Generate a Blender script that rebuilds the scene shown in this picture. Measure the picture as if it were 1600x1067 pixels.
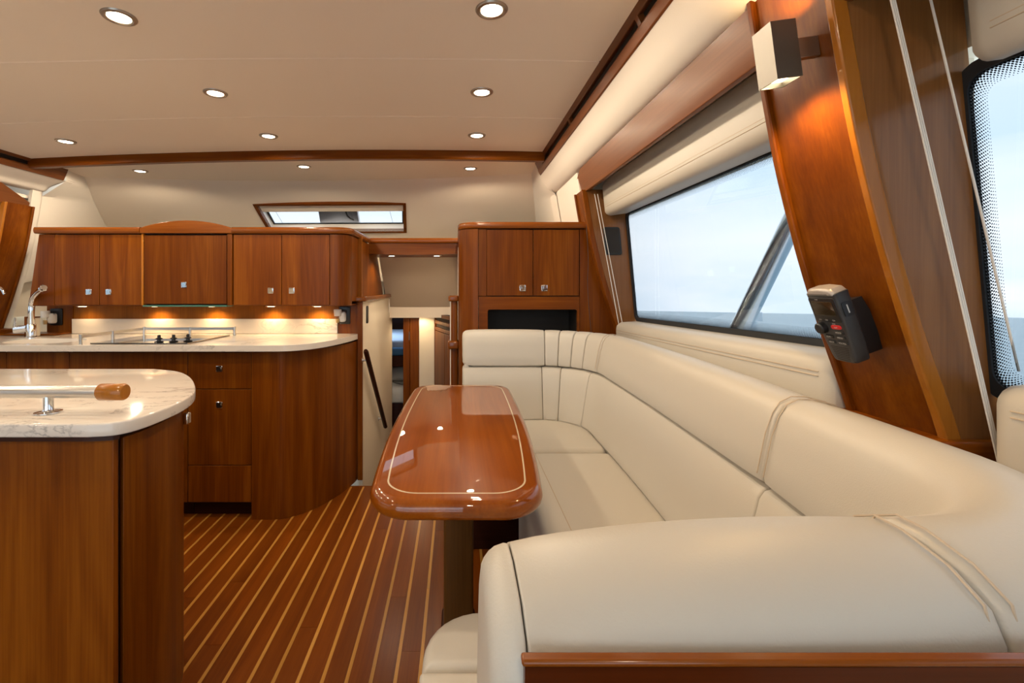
import bpy, bmesh, math, random
from mathutils import Vector, Matrix
random.seed(7)
for o in list(bpy.data.objects): bpy.data.objects.remove(o)
SC = bpy.context.scene
COL = SC.collection
PI = math.pi
EYE = 1.208; F = 730.0; CX = 714.0; CY = 447.0

# ------------------------------------------------------------------ camera, world, exposure
cam = bpy.data.cameras.new('camera'); camo = bpy.data.objects.new('camera', cam); COL.objects.link(camo)
camo.location = (0, 0, EYE); camo.rotation_euler = (PI/2, 0, 0)
cam.sensor_width = 36; cam.lens = 36*F/1600
cam.shift_x = (800-CX)/1600; cam.shift_y = (CY-533.5)/1600
cam.clip_start = .02; cam.clip_end = 20000
SC.camera = camo
SC.view_settings.view_transform = 'Standard'; SC.view_settings.look = 'None'
SC.view_settings.exposure = 0.26; SC.view_settings.gamma = 1; SC.view_settings.use_curve_mapping = False
SEA_N = Vector((.0183, .0451, 1)).normalized()        # the boat trims bow up and heels a degree: "up" of the sea in boat axes
SKY_STRENGTH = 3.4
LAMP_W = 10.2            # each ceiling downlight
WARM = (1.0, .81, .58)

def nodes_of(mat):
    nt = mat.node_tree; nt.nodes.clear(); return nt, nt.nodes, nt.links
world = bpy.data.worlds.new('overcast_sky'); SC.world = world; world.use_nodes = True
nt, N, L = nodes_of(world)
tc = N.new('ShaderNodeTexCoord'); dot = N.new('ShaderNodeVectorMath'); dot.operation = 'DOT_PRODUCT'; dot.inputs[1].default_value = SEA_N
L.new(tc.outputs['Generated'], dot.inputs[0])
rp = N.new('ShaderNodeValToRGB'); e = rp.color_ramp.elements
e[0].position = 0.0; e[0].color = (.60, .76, .90, 1)
e[1].position = 1.0; e[1].color = (.70, .80, .92, 1)
for p, c in ((.06, (.66, .80, .93, 1)), (.13, (.86, .93, .98, 1)), (.25, (.62, .78, .92, 1)), (.5, (.80, .88, .96, 1))):
    q = e.new(p); q.color = c
L.new(dot.outputs['Value'], rp.inputs['Fac'])
mp = N.new('ShaderNodeMapping'); mp.inputs['Scale'].default_value = (2.2, 2.2, 7); L.new(tc.outputs['Generated'], mp.inputs['Vector'])
no = N.new('ShaderNodeTexNoise'); no.inputs['Scale'].default_value = 1.1; no.inputs['Detail'].default_value = 5; no.inputs['Roughness'].default_value = .55
L.new(mp.outputs['Vector'], no.inputs['Vector'])
cr = N.new('ShaderNodeValToRGB'); cr.color_ramp.elements[0].position = .38; cr.color_ramp.elements[1].position = .68
L.new(no.outputs['Fac'], cr.inputs['Fac'])
mx = N.new('ShaderNodeMix'); mx.data_type = 'RGBA'; mx.inputs['B'].default_value = (.90, .95, .99, 1)
L.new(cr.outputs['Color'], mx.inputs['Factor']); L.new(rp.outputs['Color'], mx.inputs['A'])
bg = N.new('ShaderNodeBackground'); bg.inputs['Strength'].default_value = SKY_STRENGTH
L.new(mx.outputs['Result'], bg.inputs['Color'])
wo = N.new('ShaderNodeOutputWorld'); L.new(bg.outputs['Background'], wo.inputs['Surface'])

# ------------------------------------------------------------------ materials
def new_mat(name):
    m = bpy.data.materials.new(name); m.use_nodes = True
    nt, N, L = nodes_of(m)
    out = N.new('ShaderNodeOutputMaterial'); b = N.new('ShaderNodeBsdfPrincipled'); L.new(b.outputs[0], out.inputs[0])
    return m, N, L, b
def plain(name, col, rough=.5, metal=0, coat=0, bump=0, bscale=200, spec=.5):
    m, N, L, b = new_mat(name)
    b.inputs['Base Color'].default_value = (*col, 1); b.inputs['Roughness'].default_value = rough
    b.inputs['Metallic'].default_value = metal; b.inputs['Coat Weight'].default_value = coat; b.inputs['Coat Roughness'].default_value = .06
    b.inputs['Specular IOR Level'].default_value = spec
    if bump or bscale:
        t = N.new('ShaderNodeTexCoord'); n = N.new('ShaderNodeTexNoise'); n.inputs['Scale'].default_value = bscale; n.inputs['Detail'].default_value = 3
        L.new(t.outputs['Object'], n.inputs['Vector'])
        if bump:
            bp = N.new('ShaderNodeBump'); bp.inputs['Strength'].default_value = bump; bp.inputs['Distance'].default_value = .001
            L.new(n.outputs['Fac'], bp.inputs['Height']); L.new(bp.outputs['Normal'], b.inputs['Normal'])
        mr = N.new('ShaderNodeMapRange'); mr.inputs['To Min'].default_value = max(0, rough-.04); mr.inputs['To Max'].default_value = rough+.04
        L.new(n.outputs['Fac'], mr.inputs['Value']); L.new(mr.outputs['Result'], b.inputs['Roughness'])
    return m
def wood(name, dark, mid, light, axis='z', rough=.34, coat=.04, scale=1.0, fig=.45, var=.12, coat_rough=.10, spec=.14, grain=.45):
    m, N, L, b = new_mat(name)
    tc = N.new('ShaderNodeTexCoord'); oi = N.new('ShaderNodeObjectInfo')
    mul = N.new('ShaderNodeVectorMath'); mul.operation = 'SCALE'; mul.inputs[0].default_value = (3.1, 5.3, 7.7); L.new(oi.outputs['Random'], mul.inputs['Scale'])
    add = N.new('ShaderNodeVectorMath'); add.operation = 'ADD'; L.new(tc.outputs['Object'], add.inputs[0]); L.new(mul.outputs[0], add.inputs[1])
    i = 'xyz'.index(axis)
    def mapped(ac, al):
        mp = N.new('ShaderNodeMapping'); s = [ac*scale]*3; s[i] = al*scale; mp.inputs['Scale'].default_value = s
        L.new(add.outputs[0], mp.inputs['Vector']); return mp
    a = mapped(3.2, .35); n1 = N.new('ShaderNodeTexNoise'); n1.inputs['Scale'].default_value = 1.6; n1.inputs['Detail'].default_value = 2; n1.inputs['Distortion'].default_value = .4
    L.new(a.outputs[0], n1.inputs['Vector'])
    ms = N.new('ShaderNodeMath'); ms.operation = 'MULTIPLY'; ms.inputs[1].default_value = 70; L.new(n1.outputs['Fac'], ms.inputs[0])
    si = N.new('ShaderNodeMath'); si.operation = 'SINE'; L.new(ms.outputs[0], si.inputs[0])
    g = mapped(75, 1.6); n2 = N.new('ShaderNodeTexNoise'); n2.inputs['Scale'].default_value = 2.2; n2.inputs['Detail'].default_value = 4; n2.inputs['Roughness'].default_value = .65
    L.new(g.outputs[0], n2.inputs['Vector'])
    br = mapped(9, .5); n3 = N.new('ShaderNodeTexNoise'); n3.inputs['Scale'].default_value = 1.5; n3.inputs['Detail'].default_value = 3
    L.new(br.outputs[0], n3.inputs['Vector'])
    def madd(src, k, base):
        q = N.new('ShaderNodeMath'); q.operation = 'MULTIPLY_ADD'; q.inputs[1].default_value = k; L.new(src, q.inputs[0])
        if isinstance(base, float): q.inputs[2].default_value = base
        else: L.new(base, q.inputs[2])
        return q.outputs[0]
    v = madd(si.outputs[0], .10*fig, -.18+(.62-grain)*.5)
    v = madd(n2.outputs['Fac'], grain, v)
    v = madd(n3.outputs['Fac'], .75, v)
    r = N.new('ShaderNodeValToRGB'); e = r.color_ramp.elements
    e[0].position = .25; e[0].color = (*dark, 1); e[1].position = .78; e[1].color = (*light, 1); q = e.new(.5); q.color = (*mid, 1)
    L.new(v, r.inputs['Fac'])
    h = N.new('ShaderNodeHueSaturation'); L.new(r.outputs['Color'], h.inputs['Color'])
    mr = N.new('ShaderNodeMapRange'); mr.inputs['To Min'].default_value = 1-var; mr.inputs['To Max'].default_value = 1+var
    L.new(oi.outputs['Random'], mr.inputs['Value']); L.new(mr.outputs['Result'], h.inputs['Value'])
    L.new(h.outputs['Color'], b.inputs['Base Color'])
    b.inputs['Roughness'].default_value = rough; b.inputs['Coat Weight'].default_value = coat; b.inputs['Coat Roughness'].default_value = coat_rough
    b.inputs['Specular IOR Level'].default_value = spec
    return m
CH_D, CH_M, CH_L = (.085, .018, .0008), (.142, .035, .0015), (.222, .066, .004)
M = {}
M['wood_z'] = wood('cherry_vertical', CH_D, CH_M, CH_L, 'z')
M['wood_x'] = wood('cherry_across', CH_D, CH_M, CH_L, 'x')
M['wood_y'] = wood('cherry_fore_aft', CH_D, CH_M, CH_L, 'y')
M['wood_trim'] = wood('cherry_moulding', (.13, .032, .003), (.20, .055, .006), (.26, .08, .011), 'x', rough=.25, coat=.4, fig=.2)
M['wood_trim_y'] = wood('cherry_moulding_fore_aft', (.11, .032, .008), (.15, .047, .012), (.20, .065, .018), 'y', rough=.35, coat=.2, fig=.2)
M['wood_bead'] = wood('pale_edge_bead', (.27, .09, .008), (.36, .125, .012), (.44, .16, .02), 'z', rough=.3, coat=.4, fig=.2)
M['wood_reveal'] = wood('window_reveal_veneer', (.12, .045, .010), (.19, .075, .020), (.26, .115, .036), 'z', rough=.3, coat=.35, fig=.15)  # paler, duller base colour stands in for window light on the gloss
M['wood_table'] = wood('gloss_table_veneer', (.14, .027, .0012), (.23, .054, .0025), (.33, .094, .006), 'y', rough=.3, coat=1.0, fig=.25, coat_rough=.015, var=0, grain=.25, spec=.05)
M['wood_rear'] = wood('dark_red_panel', (.045, .008, .001), (.075, .014, .0015), (.11, .024, .003), 'x', rough=.3, coat=.1)  # shade of the aft-facing side is put into this darker red
M['wood_strip'] = wood('splashback_veneer', (.16, .045, .003), (.24, .075, .006), (.32, .11, .010), 'z', fig=.2, var=0)  # glow of the under-cabinet lights is put into this brighter base colour
M['wood_leg'] = wood('walnut_column', (.050, .020, .004), (.078, .032, .007), (.11, .046, .011), 'z', fig=.2)
M['wood_dark'] = wood('dark_plinth_wood', (.022, .005, .002), (.034, .008, .003), (.048, .012, .004), 'x', rough=.5, coat=.1)
M['plank'] = wood('teak_floor_plank', (.11, .022, .0010), (.165, .038, .0018), (.22, .056, .004), 'y', rough=.36, coat=.14, scale=1.3, fig=.25, var=.16, coat_rough=.22, spec=.15)
M['holly'] = wood('pale_floor_inlay', (.38, .165, .028), (.47, .22, .042), (.56, .28, .065), 'y', rough=.36, coat=.3, scale=1.4, fig=.1, var=.14, coat_rough=.25)
M['leather'] = plain('cream_leather', (.51, .478, .418), .42, bump=.22, bscale=420, spec=.4)
M['vinyl'] = plain('beige_headliner', (.91, .80, .66), .75, bump=.25, bscale=260, spec=.2)
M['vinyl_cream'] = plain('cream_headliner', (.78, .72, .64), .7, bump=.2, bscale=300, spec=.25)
M['cream'] = plain('cream_panel', (.78, .70, .57), .45, bump=.05, bscale=60)
M['beige'] = plain('taupe_fabric_panel', (.54, .45, .35), .85, bump=.3, bscale=300, spec=.1)
M['chrome'] = plain('polished_chrome', (.80, .80, .80), .07, 1, bscale=0)
M['steel'] = plain('brushed_steel', (.62, .60, .57), .3, 1, bscale=80)
M['nickel'] = plain('dull_brushed_nickel', (.21, .195, .175), .42, 1, bscale=80)
M['bronze'] = plain('brushed_nickel_trim', (.42, .36, .30), .35, 1, bscale=80)
M['alu'] = plain('weathered_aluminium', (.74, .80, .86), .2, 1, bscale=30)
M['black'] = plain('black_plastic', (.008, .008, .009), .35, bscale=90)
M['void'] = plain('dark_interior', (.012, .008, .006), .7, bscale=0)
M['groove'] = plain('dark_joint', (.018, .006, .003), .7, bscale=0)
M['grey_plastic'] = plain('charcoal_plastic', (.030, .031, .033), .42, bump=.1, bscale=500)
M['silver_plastic'] = plain('silver_plastic', (.38, .35, .33), .35, .3, bscale=200)
M['screen'] = plain('dark_screen', (.025, .017, .008), .12, bscale=0)
M['red'] = plain('red_key', (.50, .012, .015), .35, bscale=0)
M['print_white'] = plain('white_print', (.55, .55, .55), .6, bscale=0)
M['glass_black'] = plain('black_hob_glass', (.010, .010, .011), .04, coat=.5, bscale=0)
M['white_plastic'] = plain('white_plastic', (.80, .77, .72), .3, bscale=0)
M['amber'] = plain('amber_liquid', (.62, .42, .18), .1, bscale=0)
M['cord'] = plain('white_cord', (.72, .68, .62), .6, bscale=0)
M['stitch'] = plain('tan_stitching', (.52, .42, .31), .8, bscale=0)
M['inlay'] = plain('ivory_inlay', (.66, .55, .38), .15, coat=1, bscale=0)
M['rubber'] = plain('black_gasket', (.010, .014, .019), .45, bscale=0)
M['mauve'] = plain('white_moulded_console', (.78, .72, .73), .5, bscale=0)
M['blue_cloth'] = plain('blue_bedding', (.035, .11, .24), .9, bump=.6, bscale=60)
M['pale_cloth'] = plain('pale_blue_sheet', (.42, .52, .68), .9, bump=.6, bscale=60)
M['white_cloth'] = plain('white_quilt', (.70, .68, .64), .9, bump=1, bscale=50)
M['gelcoat'] = plain('white_gelcoat_deck', (.80, .80, .78), .4, bscale=40)
M['green_glass'] = plain('green_glass_lip', (.05, .16, .12), .08, coat=.5, bscale=0)

def mk_quartz():
    m, N, L, b = new_mat('veined_quartz')
    t = N.new('ShaderNodeTexCoord')
    n0 = N.new('ShaderNodeTexNoise'); n0.inputs['Scale'].default_value = 3.2; n0.inputs['Detail'].default_value = 8; n0.inputs['Distortion'].default_value = 1.4; n0.inputs['Roughness'].default_value = .62
    mp = N.new('ShaderNodeMapping'); mp.inputs['Scale'].default_value = (1, 2.2, 2.2); mp.inputs['Rotation'].default_value = (0, 0, .25); L.new(t.outputs['Object'], mp.inputs['Vector']); L.new(mp.outputs[0], n0.inputs['Vector'])
    r = N.new('ShaderNodeValToRGB'); e = r.color_ramp.elements
    e[0].position = .478; e[0].color = (0, 0, 0, 1); e[1].position = .522; e[1].color = (0, 0, 0, 1)
    q = e.new(.50); q.color = (1, 1, 1, 1)
    L.new(n0.outputs['Fac'], r.inputs['Fac'])
    n1 = N.new('ShaderNodeTexNoise'); n1.inputs['Scale'].default_value = 2.1; n1.inputs['Detail'].default_value = 2; L.new(t.outputs['Object'], n1.inputs['Vector'])
    r1 = N.new('ShaderNodeValToRGB'); r1.color_ramp.elements[0].position = .48; r1.color_ramp.elements[1].position = .66; L.new(n1.outputs['Fac'], r1.inputs['Fac'])
    n2 = N.new('ShaderNodeTexNoise'); n2.inputs['Scale'].default_value = 45; n2.inputs['Detail'].default_value = 3; L.new(t.outputs['Object'], n2.inputs['Vector'])
    m1 = N.new('ShaderNodeMath'); m1.operation = 'MULTIPLY'; L.new(r.outputs['Color'], m1.inputs[0]); L.new(r1.outputs['Color'], m1.inputs[1])
    m2 = N.new('ShaderNodeMath'); m2.operation = 'MULTIPLY'; L.new(m1.outputs[0], m2.inputs[0]); L.new(n2.outputs['Fac'], m2.inputs[1])
    mix = N.new('ShaderNodeMix'); mix.data_type = 'RGBA'; mix.inputs['A'].default_value = (.68, .62, .55, 1); mix.inputs['B'].default_value = (.16, .15, .145, 1)
    L.new(m2.outputs[0], mix.inputs['Factor']); L.new(mix.outputs['Result'], b.inputs['Base Color'])
    b.inputs['Roughness'].default_value = .10
    return m
M['quartz'] = mk_quartz()
def emit(name, col, s):
    m, N, L, b = new_mat(name); b.inputs['Base Color'].default_value = (0.8, .8, .8, 1)
    b.inputs['Emission Color'].default_value = (*col, 1); b.inputs['Emission Strength'].default_value = s
    return m
M['lens'] = emit('lit_lamp_lens', (1, .86, .66), 14)
M['lens_dim'] = emit('lit_small_lens', (1, .80, .5), 9)
def mk_glass(name='window_glass', tint=(.94, .97, .985)):
    m = bpy.data.materials.new(name); m.use_nodes = True; nt, N, L = nodes_of(m)
    out = N.new('ShaderNodeOutputMaterial'); t = N.new('ShaderNodeBsdfTransparent'); t.inputs[0].default_value = (*tint, 1)
    g = N.new('ShaderNodeBsdfGlossy'); g.inputs['Roughness'].default_value = .01; lw = N.new('ShaderNodeLayerWeight'); lw.inputs['Blend'].default_value = .5
    pw = N.new('ShaderNodeMath'); pw.operation = 'POWER'; pw.inputs[1].default_value = 5; L.new(lw.outputs['Facing'], pw.inputs[0])
    f = N.new('ShaderNodeMath'); f.operation = 'MULTIPLY_ADD'; f.inputs[1].default_value = .9; f.inputs[2].default_value = .03; L.new(pw.outputs[0], f.inputs[0])
    mx = N.new('ShaderNodeMixShader'); L.new(f.outputs[0], mx.inputs[0]); L.new(t.outputs[0], mx.inputs[1]); L.new(g.outputs[0], mx.inputs[2]); L.new(mx.outputs[0], out.inputs[0])
    return m
M['glass'] = mk_glass('tinted_window_glass', (.535, .545, .555))
M['door_glass'] = mk_glass('clear_door_glass', (.94, .96, .97))
M['clear'] = mk_glass('clear_plastic', (.95, .93, .9))
def mk_frit():                                         # printed dot matrix at the rim of the glass, fading inward (UV: v = 0 at the rim)
    m = bpy.data.materials.new('printed_dot_border'); m.use_nodes = True; nt, N, L = nodes_of(m)
    out = N.new('ShaderNodeOutputMaterial'); t = N.new('ShaderNodeBsdfTransparent'); d = N.new('ShaderNodeBsdfDiffuse'); d.inputs[0].default_value = (.01, .012, .015, 1)
    uv = N.new('ShaderNodeUVMap'); mp = N.new('ShaderNodeMapping'); mp.inputs['Rotation'].default_value = (0, 0, PI/4); mp.inputs['Scale'].default_value = (240, 240, 1)
    L.new(uv.outputs[0], mp.inputs[0])
    v = N.new('ShaderNodeTexVoronoi'); v.voronoi_dimensions = '2D'; v.inputs['Scale'].default_value = 1; v.inputs['Randomness'].default_value = 0; L.new(mp.outputs[0], v.inputs['Vector'])
    s = N.new('ShaderNodeSeparateXYZ'); L.new(uv.outputs[0], s.inputs[0])
    mr = N.new('ShaderNodeMapRange'); mr.inputs['From Min'].default_value = 0; mr.inputs['From Max'].default_value = .028; mr.inputs['To Min'].default_value = .52; mr.inputs['To Max'].default_value = .16; L.new(s.outputs['Y'], mr.inputs['Value'])
    c = N.new('ShaderNodeMath'); c.operation = 'LESS_THAN'; L.new(v.outputs['Distance'], c.inputs[0]); L.new(mr.outputs[0], c.inputs[1])
    mx = N.new('ShaderNodeMixShader'); L.new(c.outputs[0], mx.inputs[0]); L.new(t.outputs[0], mx.inputs[1]); L.new(d.outputs[0], mx.inputs[2]); L.new(mx.outputs[0], out.inputs[0])
    return m
M['frit'] = mk_frit()
def mk_sea():
    m, N, L, b = new_mat('sea_water'); b.inputs['Base Color'].default_value = (.16, .28, .34, 1); b.inputs['Roughness'].default_value = .30
    t = N.new('ShaderNodeTexCoord'); mp = N.new('ShaderNodeMapping'); mp.inputs['Scale'].default_value = (.9, .35, 1); mp.inputs['Rotation'].default_value = (0, 0, .9); L.new(t.outputs['Object'], mp.inputs[0])
    n = N.new('ShaderNodeTexNoise'); n.inputs['Scale'].default_value = .5; n.inputs['Detail'].default_value = 7; n.inputs['Roughness'].default_value = .6; L.new(mp.outputs[0], n.inputs['Vector'])
    bp = N.new('ShaderNodeBump'); bp.inputs['Strength'].default_value = .8; bp.inputs['Distance'].default_value = .35; L.new(n.outputs['Fac'], bp.inputs['Height']); L.new(bp.outputs[0], b.inputs['Normal'])
    return m
M['sea'] = mk_sea()

# ------------------------------------------------------------------ mesh helpers
class MB:
    def __init__(s): s.v = []; s.f = []; s.uv = None
    def add(s, vs, fs):
        k = len(s.v); s.v += [Vector(p) for p in vs]; s.f += [tuple(i+k for i in f) for f in fs]; return s
    def box(s, x0, x1, y0, y1, z0, z1):
        return s.add([(x0,y0,z0),(x1,y0,z0),(x1,y1,z0),(x0,y1,z0),(x0,y0,z1),(x1,y0,z1),(x1,y1,z1),(x0,y1,z1)],
                     [(3,2,1,0),(4,5,6,7),(0,1,5,4),(1,2,6,5),(2,3,7,6),(3,0,4,7)])
    def loft(s, rings, cap=True, closed=True):
        n = len(rings[0]); vs = [p for r in rings for p in r]; fs = []
        for i in range(len(rings)-1):
            for j in range(n if closed else n-1):
                a = i*n+j; b = i*n+(j+1) % n; fs.append((a, b, b+n, a+n))
        if cap: fs.append(tuple(range(n-1, -1, -1))); fs.append(tuple(range((len(rings)-1)*n, len(rings)*n)))
        return s.add(vs, fs)
    def prism(s, out, z0, z1, hole=None):
        if not hole: return s.loft([[(x, y, z0) for x, y in out], [(x, y, z1) for x, y in out]])
        bm = bmesh.new(); 
        for z in (z0, z1):
            es = []
            for lp in (out, hole):
                vv = [bm.verts.new((x, y, z)) for x, y in lp]
                es += [bm.edges.new((vv[i], vv[(i+1) % len(vv)])) for i in range(len(vv))]
            bmesh.ops.triangle_fill(bm, use_beauty=True, edges=es)
        bm.verts.index_update()
        s.add([v.co.copy() for v in bm.verts], [tuple(v.index for v in f.verts) for f in bm.faces]); bm.free()
        for lp in (out, hole):
            n = len(lp); s.add([(x, y, z0) for x, y in lp]+[(x, y, z1) for x, y in lp], [(i, (i+1) % n, n+(i+1) % n, n+i) for i in range(n)])
        return s
    def tube(s, pts, r, n=12, cap=True):
        pts = [Vector(p) for p in pts]; rs = r if isinstance(r, (list, tuple)) else [r]*len(pts)
        rings = []; up = None
        for i, p in enumerate(pts):
            t = (pts[min(i+1, len(pts)-1)]-pts[max(i-1, 0)]).normalized()
            if up is None: up = Vector((0, 0, 1)) if abs(t.z) < .9 else Vector((1, 0, 0))
            a = t.cross(up).normalized(); up = a.cross(t).normalized()
            rings.append([p+rs[i]*(math.cos(2*PI*k/n)*a+math.sin(2*PI*k/n)*up) for k in range(n)])
        return s.loft(rings, cap)
    def lathe(s, c, prof, n=20, M3=None):
        c = Vector(c); rings = []
        for r, z in prof:
            ring = []
            for k in range(n):
                p = Vector((r*math.cos(2*PI*k/n), r*math.sin(2*PI*k/n), z))
                ring.append(c+(M3@p if M3 else p))
            rings.append(ring)
        return s.loft(rings)
    def slab(s, fn, nu, nv, off):
        """closed sheet: fn(u,v)->point, thickened by the vector off"""
        off = Vector(off); top = [Vector(fn(i/nu, j/nv)) for i in range(nu+1) for j in range(nv+1)]
        bot = [p+off for p in top]; n = len(top); I = lambda i, j: i*(nv+1)+j; fs = []
        for i in range(nu):
            for j in range(nv):
                q = (I(i,j), I(i+1,j), I(i+1,j+1), I(i,j+1)); fs.append(q); fs.append(tuple(k+n for k in reversed(q)))
        rim = [I(i,0) for i in range(nu)]+[I(nu,j) for j in range(nv)]+[I(i,nv) for i in range(nu,0,-1)]+[I(0,j) for j in range(nv,0,-1)]
        for a, b in zip(rim, rim[1:]+rim[:1]): fs.append((b, a, a+n, b+n))
        return s.add(top+bot, fs)
    def xf(s, m):
        s.v = [m@p for p in s.v]; return s
def mesh_from(name, mb, off, mat):
    me = bpy.data.meshes.new(name); me.from_pydata([tuple(p-off) for p in mb.v], [], mb.f)
    bm = bmesh.new(); bm.from_mesh(me); bmesh.ops.remove_doubles(bm, verts=bm.verts, dist=1e-6); bmesh.ops.recalc_face_normals(bm, faces=bm.faces); bm.to_mesh(me); bm.free()
    me.shade_smooth(); me.set_sharp_from_angle(angle=math.radians(38)); me.materials.append(mat); return me
def root_off(o):
    p = Vector((0, 0, 0))
    while o is not None: p += o.location; o = o.parent
    return p
def bev(o, w, seg=2):
    b = o.modifiers.new('bevel', 'BEVEL'); b.width = w; b.segments = seg; b.limit_method = 'ANGLE'; b.angle_limit = math.radians(40); b.harden_normals = False
    o.data.shade_smooth() ; o.data.set_sharp_from_angle(angle=math.radians(75))
def thing(name, label, cat, loc, group=None):
    o = bpy.data.objects.new(name, None); COL.objects.link(o); o.location = loc; o.empty_display_size = .05
    o['label'] = label; o['category'] = cat
    if group: o['group'] = group
    return o
def structure(name, loc=(0, 0, 0)):
    o = bpy.data.objects.new(name, None); COL.objects.link(o); o.location = loc; o['kind'] = 'structure'; o.empty_display_size = .05; return o
def part(name, mb, mat, parent, bevel=0, label=None, seg=2):
    o = bpy.data.objects.new(name, mesh_from(name, mb, root_off(parent), M[mat])); COL.objects.link(o); o.parent = parent
    if bevel: bev(o, bevel, seg)
    if label: o['label'] = label
    return o
def base_of(mb):
    xs = [p.x for p in mb.v]; ys = [p.y for p in mb.v]; zs = [p.z for p in mb.v]
    return Vector(((min(xs)+max(xs))/2, (min(ys)+max(ys))/2, min(zs)))
def solo(name, mb, mat, label, cat, group=None, bevel=0, kind=None, seg=2):
    c = base_of(mb); o = bpy.data.objects.new(name, mesh_from(name, mb, c, M[mat])); COL.objects.link(o); o.location = c
    if label: o['label'] = label
    if cat: o['category'] = cat
    if group: o['group'] = group
    if kind: o['kind'] = kind
    if bevel: bev(o, bevel, seg)
    return o
def struct(name, mb, mat, bevel=0): return solo(name, mb, mat, None, None, kind='structure', bevel=bevel)
def shared(name, me, parent, loc):                     # a part that shares its mesh; loc in world
    o = bpy.data.objects.new(name, me); COL.objects.link(o); o.parent = parent; o.location = Vector(loc)-root_off(parent); return o
def copy_tree(o, parent=None):
    c = o.copy(); COL.objects.link(c); c.parent = parent
    for ch in list(o.children): copy_tree(ch, c)
    return c
def spot(name, loc, parent, watts, angle, blend=.8, r=.02, rot=(0, 0, 0), col=WARM):
    l = bpy.data.lights.new(name, 'SPOT'); l.energy = watts; l.color = col; l.spot_size = math.radians(angle); l.spot_blend = blend; l.shadow_soft_size = r
    o = bpy.data.objects.new(name, l); COL.objects.link(o)
    if parent: o.parent = parent; o.location = Vector(loc)-root_off(parent)
    else: o.location = loc
    o.rotation_euler = rot; return o
def arc(cx, cy, rx, ry, a0, a1, n):
    return [(cx+rx*math.cos(math.radians(a0+(a1-a0)*i/n)), cy+ry*math.sin(math.radians(a0+(a1-a0)*i/n))) for i in range(n+1)]
def rrect(x0, y0, x1, y1, r, n=6):
    """rounded rectangle, radii (x0y0, x1y0, x1y1, x0y1)"""
    r = r if isinstance(r, (tuple, list)) else (r,)*4
    r = [max(q, 1e-4) for q in r]
    return (arc(x0+r[0], y0+r[0], r[0], r[0], 180, 270, n)+arc(x1-r[1], y0+r[1], r[1], r[1], 270, 360, n)+
            arc(x1-r[2], y1-r[2], r[2], r[2], 0, 90, n)+arc(x0+r[3], y1-r[3], r[3], r[3], 90, 180, n))
def inset_poly(pts, d):
    """move every vertex of a counter-clockwise outline inward by d"""
    n = len(pts); out = []
    for i in range(n):
        p0, p, p1 = Vector(pts[i-1]), Vector(pts[i]), Vector(pts[(i+1) % n])
        a = (p-p0); b = (p1-p)
        if a.length < 1e-9: a = b
        if b.length < 1e-9: b = a
        na = Vector((-a.y, a.x)).normalized(); nb = Vector((-b.y, b.x)).normalized(); m = (na+nb)
        m = m.normalized() if m.length > 1e-6 else na
        k = d/max(.5, m.dot(na)); out.append((p.x+m.x*k, p.y+m.y*k))
    return out
def round_slab(mb, out, z0, z1, r=.02, n=4, rb=0.0, crown=0.0):
    """cushion or worktop: outline with a rounded upper (and lower) edge"""
    rings = []
    if rb:
        for i in range(n+1):
            a = PI/2*i/n; rings.append([(x, y, z0+rb*(1-math.sin(a))) for x, y in inset_poly(out, rb*(1-math.cos(a)))][:] )
        rings = [[(x, y, z0+rb-rb*math.cos(PI/2*i/n)) for x, y in inset_poly(out, rb*(1-math.sin(PI/2*i/n)))] for i in range(n+1)]
    else: rings.append([(x, y, z0) for x, y in out])
    for i in range(n+1):
        a = PI/2*i/n; rings.append([(x, y, z1-r+r*math.sin(a)) for x, y in inset_poly(out, r*(1-math.cos(a)))])
    return mb.loft(rings)
def lerp(a, b, t): return a+(b-a)*t
def table_lookup(tab, x):
    if x <= tab[0][0]: return tab[0][1]
    for (a, va), (b, vb) in zip(tab, tab[1:]):
        if x <= b: return va+(vb-va)*(x-a)/(b-a)
    return tab[-1][1]
def curve_strip(mb, pts, th, z0, z1):
    """upright bent panel following pts in plan, thickened to its left side by th"""
    n = len(pts); off = []
    for i, p in enumerate(pts):
        a = Vector(pts[max(i-1, 0)]); b = Vector(pts[min(i+1, n-1)]); t = (b-a).normalized(); off.append((p[0]-t.y*th, p[1]+t.x*th))
    return mb.prism(list(pts)+off[::-1], z0, z1)
def smooth_path(pts, n=8):
    """Catmull-Rom through 2-D or 3-D points"""
    P = [Vector(p) for p in pts]; out = []
    for i in range(len(P)-1):
        p0 = P[max(i-1, 0)]; p1 = P[i]; p2 = P[i+1]; p3 = P[min(i+2, len(P)-1)]
        for k in range(n):
            t = k/n; out.append(.5*((2*p1)+(p2-p0)*t+(2*p0-5*p1+4*p2-p3)*t*t+(-p0+3*p1-3*p2+p3)*t**3))
    out.append(P[-1]); return out

# ------------------------------------------------------------------ the setting
# side of the cabin: it leans outward going down (X of the inner face by height above the eye)
PROF = [(-1.3, .90), (-.50, .895), (-.40, .875), (-.264, .844), (-.114, .789), (.064, .734), (.256, .686), (.448, .652), (.612, .625), (.80, .61)]
def XP(zr):
    # smoothed lookup
    return sum(table_lookup(PROF, zr+d) for d in (-.06, -.03, 0, .03, .06))/5
def XG(zr): return .863-.10*(zr-.40)*.9                # window glass plane
MIR = -2.0                                             # the port side mirrors starboard about X = -1
def zc(x): return 1.993-.0125*(x+.45)**2
Y_AFT = -1.7

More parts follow.
